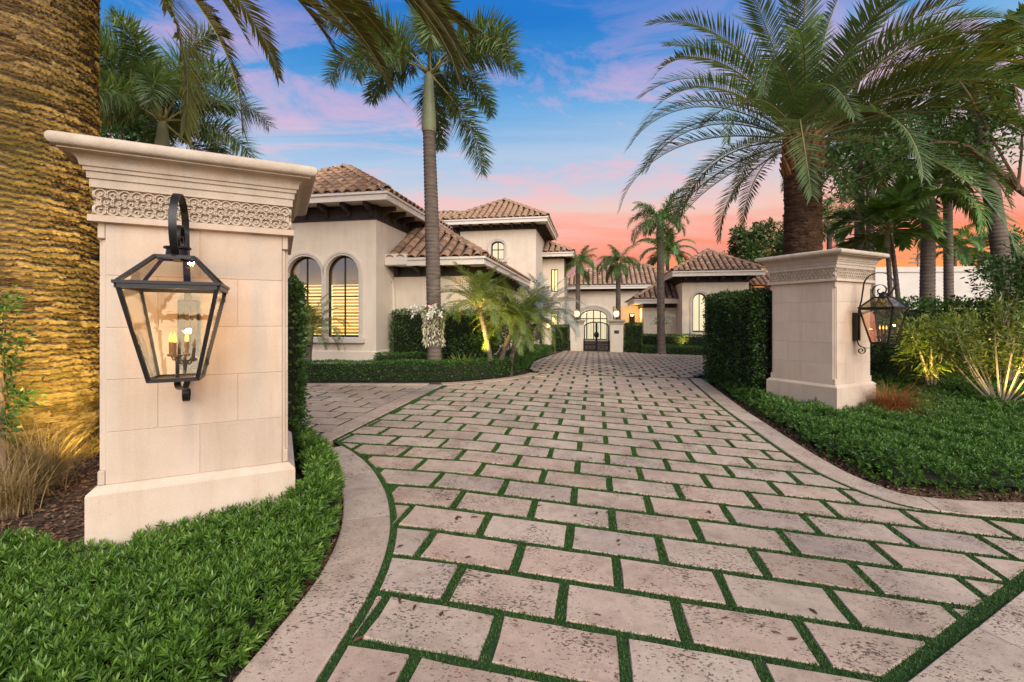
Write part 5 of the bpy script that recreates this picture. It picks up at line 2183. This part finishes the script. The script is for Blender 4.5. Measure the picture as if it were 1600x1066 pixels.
for px, Y, py, s_, lab in ((1492, 40.0, 400, 1.6, 'small distant palm on the skyline above the white wall'), (1530, 44.0, 400, 1.6, 'second distant palm, further right above the white wall'), (1296, 26.0, 360, 1.3, 'bushy palm crown behind the date palm trunk')):
    x_, y_ = col_at(px, Y)[:2]
    palm('distant_palm', lab, x_, y_, zat(py, Y) - .2, .17, .13, ROYAL if Y > 30 else QUEEN, [2, 3, 4, 3, 2], s_, (0, 0), .5, M_RINGED, .14, .008, random.uniform(0, 6), group='distant palms')

# pygmy date palms in the island
for px, Y, py, ln, lab, ms, s_ in ((768, 11.4, 478, (-.30, 0), 'pygmy date palm glowing yellow-green in the island', PYG, 1.0), (778, 11.6, 506, (.45, .1), 'second pygmy date palm leaning right in the island', PYG, .95),
                                 (795, 11.9, 505, (.35, .2), 'third pygmy date palm at the end of the island', PYG, .95), (800, 12.4, 490, (.85, .4), 'silvery pygmy palm leaning over the court edge', PYG_S, .95),
                                 (481, 11.3, 512, (.08, 0), 'dark little palm standing under the arched windows', PYG, .75)):
    x_, y_ = col_at(px, Y)[:2]
    palm('pygmy_palm', lab, x_, y_, zat(py, Y) - float(gz(x_, y_)), .055, .075, ms, [4, 7, 11, 10, 6], s_, ln, None, M_RINGED, .05, .010, random.uniform(0, 6), group='pygmy palms')


# ------------------------------------------------------------------ orchids and garlands on the palm trunks
def orchids(name, label, x, y, z, n, size, garland, r=.2, red=0):
    root = thing(name, label, 'orchid', (x, y, z))
    # flower sprays arch outwards over the garland
    B, D, R_ = [], [], []
    sm = MB()
    for k in range(n):
        az = -PI / 2 + random.uniform(-1.9, 1.9)
        el = random.uniform(.2, 1.1)
        ln = size * random.uniform(.7, 1.3)
        p = Vector((r * .8 * math.cos(az), r * .8 * math.sin(az), random.uniform(-.1, .15)))
        pts = []
        for i in range(9):
            u = i / 8
            th = el - 2.0 * u ** 1.4
            pts.append(p.copy())
            p = p + Vector((math.cos(az) * math.cos(th), math.sin(az) * math.cos(th), math.sin(th))) * ln / 8
        sm.tube(pts, .006, 4)
        for i in range(3, 9):
            for q in range(5):
                a = q * 2 * PI / 5 + random.uniform(-.2, .2)
                f = Vector((math.cos(az), math.sin(az), .1)).normalized()
                s1 = f.orthogonal().normalized()
                s2 = f.cross(s1)
                B.append(pts[i])
                D.append((s1 * math.cos(a) + s2 * math.sin(a)) + f * .35)
    sm.build('flower_stems', M_RACHIS, root)
    B, D = np.array(B), np.array(D)
    fl_ = leaves('flowers', B + rng.normal(0, .02, B.shape), D, .055, .05, M_PETAL, root, bend=0)
    fl_['kind'] = 'stuff'
    if red:
        P = rng.normal(0, .06, (red, 3)) + np.array([0, -r - .06, .08])
        leaves('red_flowers', P, rng.normal(size=(red, 3)), .06, .05, M_PETAL_R, root)
    N = 40
    az = rng.uniform(0, 2 * PI, N)
    B = np.c_[r * np.cos(az), r * np.sin(az), rng.uniform(-.15, .1, N)]
    leaves('strap_leaves', B, np.c_[np.cos(az), np.sin(az), rng.uniform(0, 1.2, N)], rng.uniform(.15, .3, N), .035, M_PYGMY, root, bend=.3)
    if garland:
        N = 900
        az = rng.uniform(0, 2 * PI, N)
        zz_ = -garland * rng.random(N) ** 1.1
        rr = r + .03 + rng.uniform(0, .07, N) * (1 + zz_ / garland * .5)
        B = np.c_[rr * np.cos(az), rr * np.sin(az), zz_]
        leaves('garland', B, np.c_[rng.normal(0, .5, (N, 2)), -np.ones(N) * .8], rng.uniform(.05, .12, N), .03, M_MOSS, root)
    return root


orchids('orchid_cluster', 'white orchid sprays and pale garland tied to the foxtail palm trunk', FX - .02, FY, zat(487, FY), 11, .40, .80, .18, 40)
orchids('orchid_cluster', 'white orchids tied to the slender palm before the small house', mx_, my_, zat(502, my_), 6, .5, .0, .17)


# ------------------------------------------------------------------ grasses, shrubs and broadleaf trees
def grass_clump(name, label, x, y, n, h, spread, mat, droop=.5, wd=.008, lift=0.0):
    z0 = float(gz(x, y)) - .02
    root = thing(name, label, 'grass clump', (x, y, z0))
    V, Q, R_ = [], [], []
    for k in range(n):
        az = random.uniform(0, 2 * PI)
        tilt = abs(random.gauss(0, spread)) + .05
        L = h * random.uniform(.55, 1.15)
        b = Vector((random.gauss(0, .07), random.gauss(0, .07), lift))
        sd = Vector((-math.sin(az), math.cos(az), 0))
        w_ = wd * random.uniform(.6, 1.3)
        m = 5
        k0 = len(V)
        p = b
        for i in range(m + 1):
            u = i / m
            th = PI / 2 - tilt - droop * 1.9 * u ** 1.5
            ww = w_ * (1 - u * .9) * .5
            V += [tuple(p - sd * ww), tuple(p + sd * ww)]
            p = p + Vector((math.cos(az) * math.cos(th), math.sin(az) * math.cos(th), math.sin(th))) * L / m
            p.z = max(p.z, .015)
        for i in range(m):
            Q.append((k0 + 2 * i, k0 + 2 * i + 1, k0 + 2 * i + 3, k0 + 2 * i + 2))
        R_ += [random.random()] * (2 * (m + 1))
    obj('blades', mesh_np('blades', np.array(V), np.array(Q), mat, R_), root)
    mb = MB()
    mb.lathe([(.10, -.02), (.11, .03), (.06, .07)], 9)
    mb.build('tuft_base', M_BARK2, root)
    return root


gx1, gy1 = at(62, 765)
grass_clump('grass_clump', 'straw-coloured grass clump with arching blades left of the foreground pillar', gx1, gy1, 420, .75, .35, M_DRY, .6, .009)
gx1, gy1 = at(10, 800)
grass_clump('grass_clump', 'dry grass clump at the left edge in front of its neighbour', gx1, gy1, 320, .60, .5, M_DRY, .7, .009)
gx1, gy1 = at(110, 720)
grass_clump('grass_clump', 'small yellow grass tuft against the golden palm trunk', gx1, gy1, 220, .42, .4, M_DRY, .5, .008)
gx1, gy1 = col_at(1392, 7.7)[:2]
grass_clump('grass_clump', 'rust-brown grass clump right of the right pillar', gx1, gy1, 1100, .95, .42, M_RUST, .95, .010)


def skirt_of_stubs():
    """dry leaf stubs round the foot of the golden palm"""
    N = 900
    az = rng.uniform(0, 2 * PI, N)
    r = rng.uniform(.66, .86, N)
    B = np.c_[TX + r * np.cos(az), 5.25 + r * np.sin(az), gz(-5.42, 5.25) + rng.uniform(-.05, .12, N)]
    D = np.c_[np.cos(az) * .35 + rng.normal(0, .3, N), np.sin(az) * .35 + rng.normal(0, .3, N), np.ones(N)]
    tag(leaves('dry_undergrowth', B, D, rng.uniform(.15, .34, N), .02, M_DRY), 'dry upright undergrowth round the foot of the golden palm trunk', 'undergrowth', kind='stuff')


skirt_of_stubs()


def shrub(name, label, x, y, z0, blobs, leaf, n, mat, cat='shrub', wid=.4, stems=True, bark=M_BARK2, aim=.25, group=None, clump=18):
    """shrub or tree crown: leaves in many small clumps spread through several ellipsoids (cx, cy, cz, rx, ry, rz)"""
    root = thing(name, label, cat, (x, y, z0), 0, group)
    B, D = [], []
    tot = sum((b[3] * b[4] * b[5]) ** (2 / 3) for b in blobs)
    for (cx_, cy_, cz_, rx, ry, rz) in blobs:
        m = max(3, int(n / clump * (rx * ry * rz) ** (2 / 3) / tot))
        d = unit(rng.normal(size=(m, 3)))
        rad = rng.random(m) ** .45
        c = d * rad[:, None] * np.array([rx, ry, rz]) + np.array([cx_, cy_, cz_])
        cr = .11 * (rx + ry + rz) * rng.uniform(.5, 1.2, m)
        e = rng.normal(size=(m, clump, 3))
        p = c[:, None] + e * (cr[:, None, None] * .55)
        B.append(p.reshape(-1, 3))
        D.append((e * .6 + d[:, None] * .6 + rng.normal(0, .4, e.shape)).reshape(-1, 3))
    B, D = np.vstack(B), np.vstack(D)
    D[:, 2] += aim
    L = leaf * rng.uniform(.7, 1.3, len(B))
    leaves('crown' if cat == 'tree' else 'foliage', B, D, L, L * wid, mat, root, rnd=np.clip(.5 + .25 * vnoise(B, 2.2, 4) + rng.normal(0, .2, len(B)), 0, 1))
    if stems:
        mb = MB()
        for (cx_, cy_, cz_, rx, ry, rz) in blobs:
            e = Vector((cx_, cy_, cz_))
            mid = Vector((cx_ * .35, cy_ * .35, cz_ * .55))
            s_ = .02 + .012 * (rx + rz)
            pts = smooth3([Vector((0, 0, -.1)), mid, e], 2)
            mb.tube(pts, [s_ * 1.6 * (1 - .75 * i / (len(pts) - 1)) for i in range(len(pts))], 6)
        o = mb.build('trunk' if cat == 'tree' else 'stems', bark, root)
    return root


# leafy plants at the foot of the golden trunk
x_, y_ = at(20, 720)
shrub('leafy_shrub', 'dark leafy plant at the left edge before the golden trunk', x_, y_, float(gz(x_, y_)), [(0, 0, .30, .26, .22, .22), (.14, .05, .48, .16, .16, .14)], .06, 900, M_TREE, wid=.5)
shrub('seedling', 'fresh bright green seedling leaves at the left edge', x_ - .15, y_ - .25, float(gz(x_, y_)), [(0, 0, .62, .12, .1, .10), (.18, .02, .66, .14, .1, .05), (.0, .0, .46, .16, .1, .06)], .085, 160, M_COVER, wid=.6, clump=8)


x_, y_ = col_at(8, 4.35)[:2]
shrub('leafy_shrub', 'thin dark bush at the far left edge climbing before the golden trunk', x_, y_, float(gz(x_, y_)), [(-.05, 0, .75, .25, .2, .3), (-.1, .05, 1.25, .22, .2, .3), (-.12, 0, 1.75, .18, .15, .25)], .055, 1100, M_TREE, wid=.45)


# shrub with pale bare stems, lit from below, on the right
def lit_shrub(x, y):
    z0 = float(gz(x, y))
    root = thing('oleander', 'broad shrub with pale bare stems and lit yellow-green leaves on the right', 'shrub', (x, y, z0))
    mb = MB()
    tips = []
    for k in range(15):
        az = 2 * PI * k / 15 + random.uniform(-.2, .2)
        tl = random.uniform(.30, .95)
        L = random.uniform(1.0, 1.5)
        p0 = Vector((0, 0, .08))
        d = Vector((math.cos(az) * math.sin(tl) * 1.15, math.sin(az) * math.sin(tl), math.cos(tl)))
        p1 = p0 + d * L * .5
        p2 = p0 + d * L + Vector((0, 0, .10))
        mb.tube(smooth3([p0, p1, p2], 1), [.022, .02, .018, .016, .014, .013][:len(smooth3([p0, p1, p2], 1))] if len(smooth3([p0, p1, p2], 1)) <= 6 else .015, 5)
        for b in range(3):
            a2 = az + random.uniform(-1, 1)
            t2 = tl * random.uniform(.5, 1.1)
            d2 = Vector((math.cos(a2) * math.sin(t2), math.sin(a2) * math.sin(t2), math.cos(t2)))
            q = p1.lerp(p2, random.uniform(.1, 1.0))
            e = q + d2 * random.uniform(.35, .8)
            mb.tube([q, q.lerp(e, .5), e], [.011, .009, .006], 4)
            tips.append((q, e))
    mb.tube([(0, 0, -.15), (0, 0, .12)], [.07, .055], 8)
    mb.build('stems', M_BARK, root)
    B, D = [], []
    for q, e in tips:
        for i in range(105):
            u = random.uniform(.2, 1.25)
            p = q.lerp(e, u) + Vector((random.gauss(0, .12), random.gauss(0, .12), random.gauss(0, .11)))
            B.append(p)
            D.append(Vector((random.gauss(0, 1), random.gauss(0, 1), random.gauss(.45, .6))) + (e - q).normalized() * .5)
    leaves('foliage', np.array(B), np.array(D), rng.uniform(.10, .18, len(B)), .03, M_OLEANDER, root)
    return root


ox_, oy_ = at(1563, 616)
oy_ = 8.6
ox_ = (1563 - 800) / F * oy_
lit_shrub(ox_, oy_)
x_, y_ = col_at(1455, 9.9)[:2]
shrub('oleander', 'yellow-green shrub of narrow leaves just right of the right lantern', x_, y_, float(gz(x_, y_)), [(0, 0, 1.15, .55, .5, .5), (.55, .1, 1.5, .5, .45, .45), (-.35, .1, 1.45, .4, .4, .4), (.3, .3, .85, .6, .5, .45)], .15, 2400, M_OLEANDER, wid=.2, bark=M_BARK)
x_, y_ = col_at(1575, 10.3)[:2]
shrub('glossy_shrub', 'dark glossy shrub at the right edge above the lit one', x_, y_, float(gz(x_, y_)), [(0, 0, 2.4, .6, .5, .5), (.4, .1, 3.0, .6, .5, .55), (-.3, .1, 2.9, .35, .4, .35), (.7, 0, 2.2, .6, .5, .6)], .10, 3000, M_TREE, wid=.42)


# broadleaf tree whose limb reaches in from the right
def limb_tree():
    x, y = 12.0, 9.2
    root = thing('broadleaf_tree', 'broadleaf tree whose crooked limb reaches in from the right edge', 'tree', (x, y, float(gz(x, y))))
    z = root.location.z

    def W(px, py, Y):
        return Vector(((px - 800) / F * Y - x, Y - y, zat(py, Y) - z))
    mb = MB()
    trunk = [Vector((0, 0, -.2)), Vector((.05, 0, 1.6)), Vector((-.05, -.05, 3.0)), W(1640, 320, 9.1)]
    p1 = smooth3(trunk)
    mb.tube(p1, [.17 - .08 * i / (len(p1) - 1) for i in range(len(p1))], 8)
    limb = [W(1640, 320, 9.1), W(1600, 303, 9.0), W(1560, 268, 8.9), W(1530, 242, 8.8), W(1505, 226, 8.8), W(1470, 221, 8.7), W(1420, 232, 8.7)]
    p2 = smooth3(limb)
    mb.tube(p2, [.075 - .06 * i / (len(p2) - 1) for i in range(len(p2))], 7)
    twigs = [([(1530, 242), (1480, 240), (1440, 236), (1380, 250)], .02), ([(1505, 226), (1540, 232), (1556, 262)], .014), ([(1545, 255), (1490, 268), (1450, 262)], .016), ([(1470, 221), (1400, 205), (1340, 225)], .016),
             ([(1600, 303), (1540, 200), (1500, 120), (1440, 90)], .03), ([(1590, 298), (1600, 200), (1580, 110)], .03), ([(1420, 232), (1370, 270), (1320, 285)], .012)]
    for P, r in twigs:
        q = smooth3([W(a, b, 8.8 + .1 * i) for i, (a, b) in enumerate(P)])
        mb.tube(q, [r * (1 - .75 * i / (len(q) - 1)) for i in range(len(q))], 5)
    mb.build('trunk', M_BARK2, root)
    B = []
    spots_ = [(1330, 250, 60, 26, 200), (1315, 285, 40, 30, 160), (1380, 235, 70, 35, 330), (1440, 215, 70, 40, 380), (1490, 200, 70, 35, 330), (1550, 195, 60, 40, 300), (1420, 262, 60, 22, 200), (1500, 255, 50, 22, 150), (1590, 180, 50, 50, 220), (1330, 300, 25, 25, 70), (1560, 250, 40, 30, 120)]
    for px, py, rx, ry, n in spots_:
        Y = rng.normal(8.9, .45, n)
        a = px + rng.normal(0, rx * .55, n)
        b = py + rng.normal(0, ry * .55, n)
        B.append(np.c_[(a - 800) / F * Y - x, Y - y, EYE - (b - HZ) / F * Y - z])
    B = np.vstack(B)
    leaves('crown', B, rng.normal(size=B.shape) + np.array([0, 0, -.3]), rng.uniform(.07, .13, len(B)), .045, M_TREE, root)


limb_tree()

# trees further off
def far_tree(px, Y, py0, py1, wpx, label, mat, n, leaf, lobes=7, name='background_tree'):
    x, y, z = col_at(px, Y)
    h1, h0 = zat(py0, Y) - z, zat(py1, Y) - z
    R = wpx / 2 / F * Y
    bl = []
    for k in range(lobes):
        bl.append((random.uniform(-.6, .6) * R, random.uniform(-.6, .6) * R, h0 + (h1 - h0) * random.uniform(.3, .8), R * random.uniform(.35, .6), R * random.uniform(.35, .6), (h1 - h0) * random.uniform(.18, .32)))
    shrub(name, label, x, y, z, bl, leaf, n, mat, 'tree', .45, group='trees beyond the plot')


far_tree(1168, 27, 345, 430, 60, 'feathery pale green tree left of the date palm trunk', M_BAMBOO, 3500, .24, 9)
far_tree(1225, 28, 335, 450, 85, 'rounded green tree directly behind the date palm trunk', M_BAMBOO, 4500, .22)
far_tree(190, 17, 110, 250, 150, 'dense dark tree behind the foxtail crown above the left pillar', M_TREE, 5200, .22, 9)
far_tree(1605, 17, 350, 470, 90, 'dense dark tree beyond the right boundary hedge', M_TREE, 2500, .2, 7)
# agave-like plant and shrubs inside the island
x_, y_ = col_at(722, 11.4)[:2]
N = 90
az = rng.uniform(0, 2 * PI, N)
ag = thing('spiky_plant', 'pale spiky plant between the foxtail palm and the pygmy palms', 'plant', (x_, y_, float(gz(x_, y_))))
leaves('blades', np.c_[.05 * np.cos(az), .05 * np.sin(az), rng.uniform(0, .25, N)], np.c_[np.cos(az), np.sin(az), rng.uniform(.6, 2.2, N)], rng.uniform(.35, .65, N), .04, M_OLEANDER, ag)
mb = MB()
mb.lathe([(.06, -.05), (.07, .1), (.04, .2)], 8)
mb.build('stem', M_BARK, ag)
x_, y_ = col_at(765, 12.2)[:2]
shrub('leafy_shrub', 'dark shrubs behind the pygmy palm stems', x_, y_, float(gz(x_, y_)), [(0, 0, .7, .5, .35, .5), (.5, .1, .8, .45, .35, .6), (-.5, 0, .7, .45, .3, .5)], .08, 2600, M_TREE)
x_, y_ = xy(hs(834, 18.8), 18.8)
rf = thing('flower_bush', 'few red blooms beside the dark bush at the court edge', 'flowers', (x_, y_, float(gz(x_, y_))))
leaves('blooms', rng.normal(0, .05, (60, 3)) + np.array([.1, -.2, .62]), rng.normal(size=(60, 3)), .07, .05, M_PETAL_R, rf)
leaves('foliage', rng.normal(0, .16, (160, 3)) * [1, 1, 1.6] + np.array([.1, -.15, .45]), rng.normal(size=(160, 3)), .07, .04, M_HEDGE, rf)

# ------------------------------------------------------------------ white boundary wall, neighbour and mast far right
wl = thing('white_wall', 'long pale boundary wall far behind the right hedge', 'wall', (24, 25, .1), math.radians(-4))
mb = MB()
mb.box(-9, 9, -.12, .12, -.1, zat(421, 25) - .25)
mb.build('panel', M_WHITEWALL, wl)
mb = MB()
mb.box(-9.05, 9.05, -.18, .18, zat(421, 25) - .249, zat(417, 25) - .1)
mb.build('coping', M_TRIM, wl)
for k in range(5):
    mb = MB()
    x = -8 + 4 * k
    mb.box(x - .12, x + .12, -.17, -.121, -.1, zat(421, 25) - .26)
    mb.build('pier', M_WHITEWALL, wl)
mx2, my2, mz2 = col_at(1434, 260)
ms = thing('radio_mast', 'tiny radio mast on the far skyline', 'mast', (mx2, my2, 0))
mb = MB()
H_ = zat(388, 260)
mb.tube([(0, 0, 0), (0, 0, H_)], [1.2, .25], 5)
for z, w_ in ((.80, 5), (.86, 4), (.92, 2.5)):
    mb.tube([(-w_, 0, H_ * z), (w_, 0, H_ * z)], .4, 4)
mb.build('lattice', M_STEEL, ms)


# ------------------------------------------------------------------ garden spotlights (the warm pools of light in the planting)
def spotlight(x, y, aim, power, size, label, col_=(1, .71, .19), h=.12, blend=.9):
    z = float(gz(x, y))
    r = thing('garden_spotlight', label, 'spotlight', (x, y, z))
    d = (Vector(aim) - Vector((x, y, z + h))).normalized()
    mb = MB()
    mb.tube([(0, 0, -.1), (0, 0, h - .03)], .012, 6)
    mb.build('stake', M_FIX, r)
    mb = MB()
    a = Vector((0, 0, h))
    mb.tube([a - d * .05, a - d * .045, a + d * .05, a + d * .06], [.02, .034, .036, .045], 10)
    mb.build('housing', M_FIX, r)
    li = bpy.data.objects.new('spot_beam', bpy.data.lights.new('spot_beam', 'SPOT'))
    C.objects.link(li)
    li.parent = r
    li.location = a + d * .075
    li.rotation_euler = d.to_track_quat('-Z', 'Y').to_euler()
    li.data.energy = power
    li.data.color = col_
    li.data.spot_size = math.radians(size)
    li.data.spot_blend = blend
    li.data.shadow_soft_size = .04
    return r


spotlight(-3.72, 4.42, (-5.2, 5.0, 2.0), 430, 105, 'small spotlight hidden between the left pillar and the golden trunk')
spotlight(-3.55, 4.30, (-4.8, 4.9, 5.5), 480, 70, 'small spotlight aimed up into the fronds of the golden palm')
spotlight(FX - .1, FY - .42, (FX, FY, 2.2), 40, 60, 'small spotlight at the foot of the foxtail palm', (1, .74, .34))
x_, y_ = col_at(742, 11.0)[:2]
spotlight(x_, y_, (col_at(765, 11.5)[0], 11.6, 1.9), 220, 120, 'small spotlight under the pygmy palms', h=.55)
x_, y_ = col_at(1570, 8.2)[:2]
spotlight(x_ + .35, y_ - .25, (ox_, oy_ + .3, 1.6), 85, 120, 'small spotlight under the pale-stemmed shrub', h=.36)
x_, y_ = col_at(1500, 9.2)[:2]
spotlight(x_, y_, (x_ - .3, y_ + .8, 1.4), 90, 120, 'small spotlight in the ground cover right of the lantern', h=.36)
x_, y_ = xy(hs(1080, 20.05), 20.05)
spotlight(x_, y_ + .6, (x_, y_ + 1.4, 1.0), 40, 110, 'small spotlight in the hedge before the small house', h=.45)
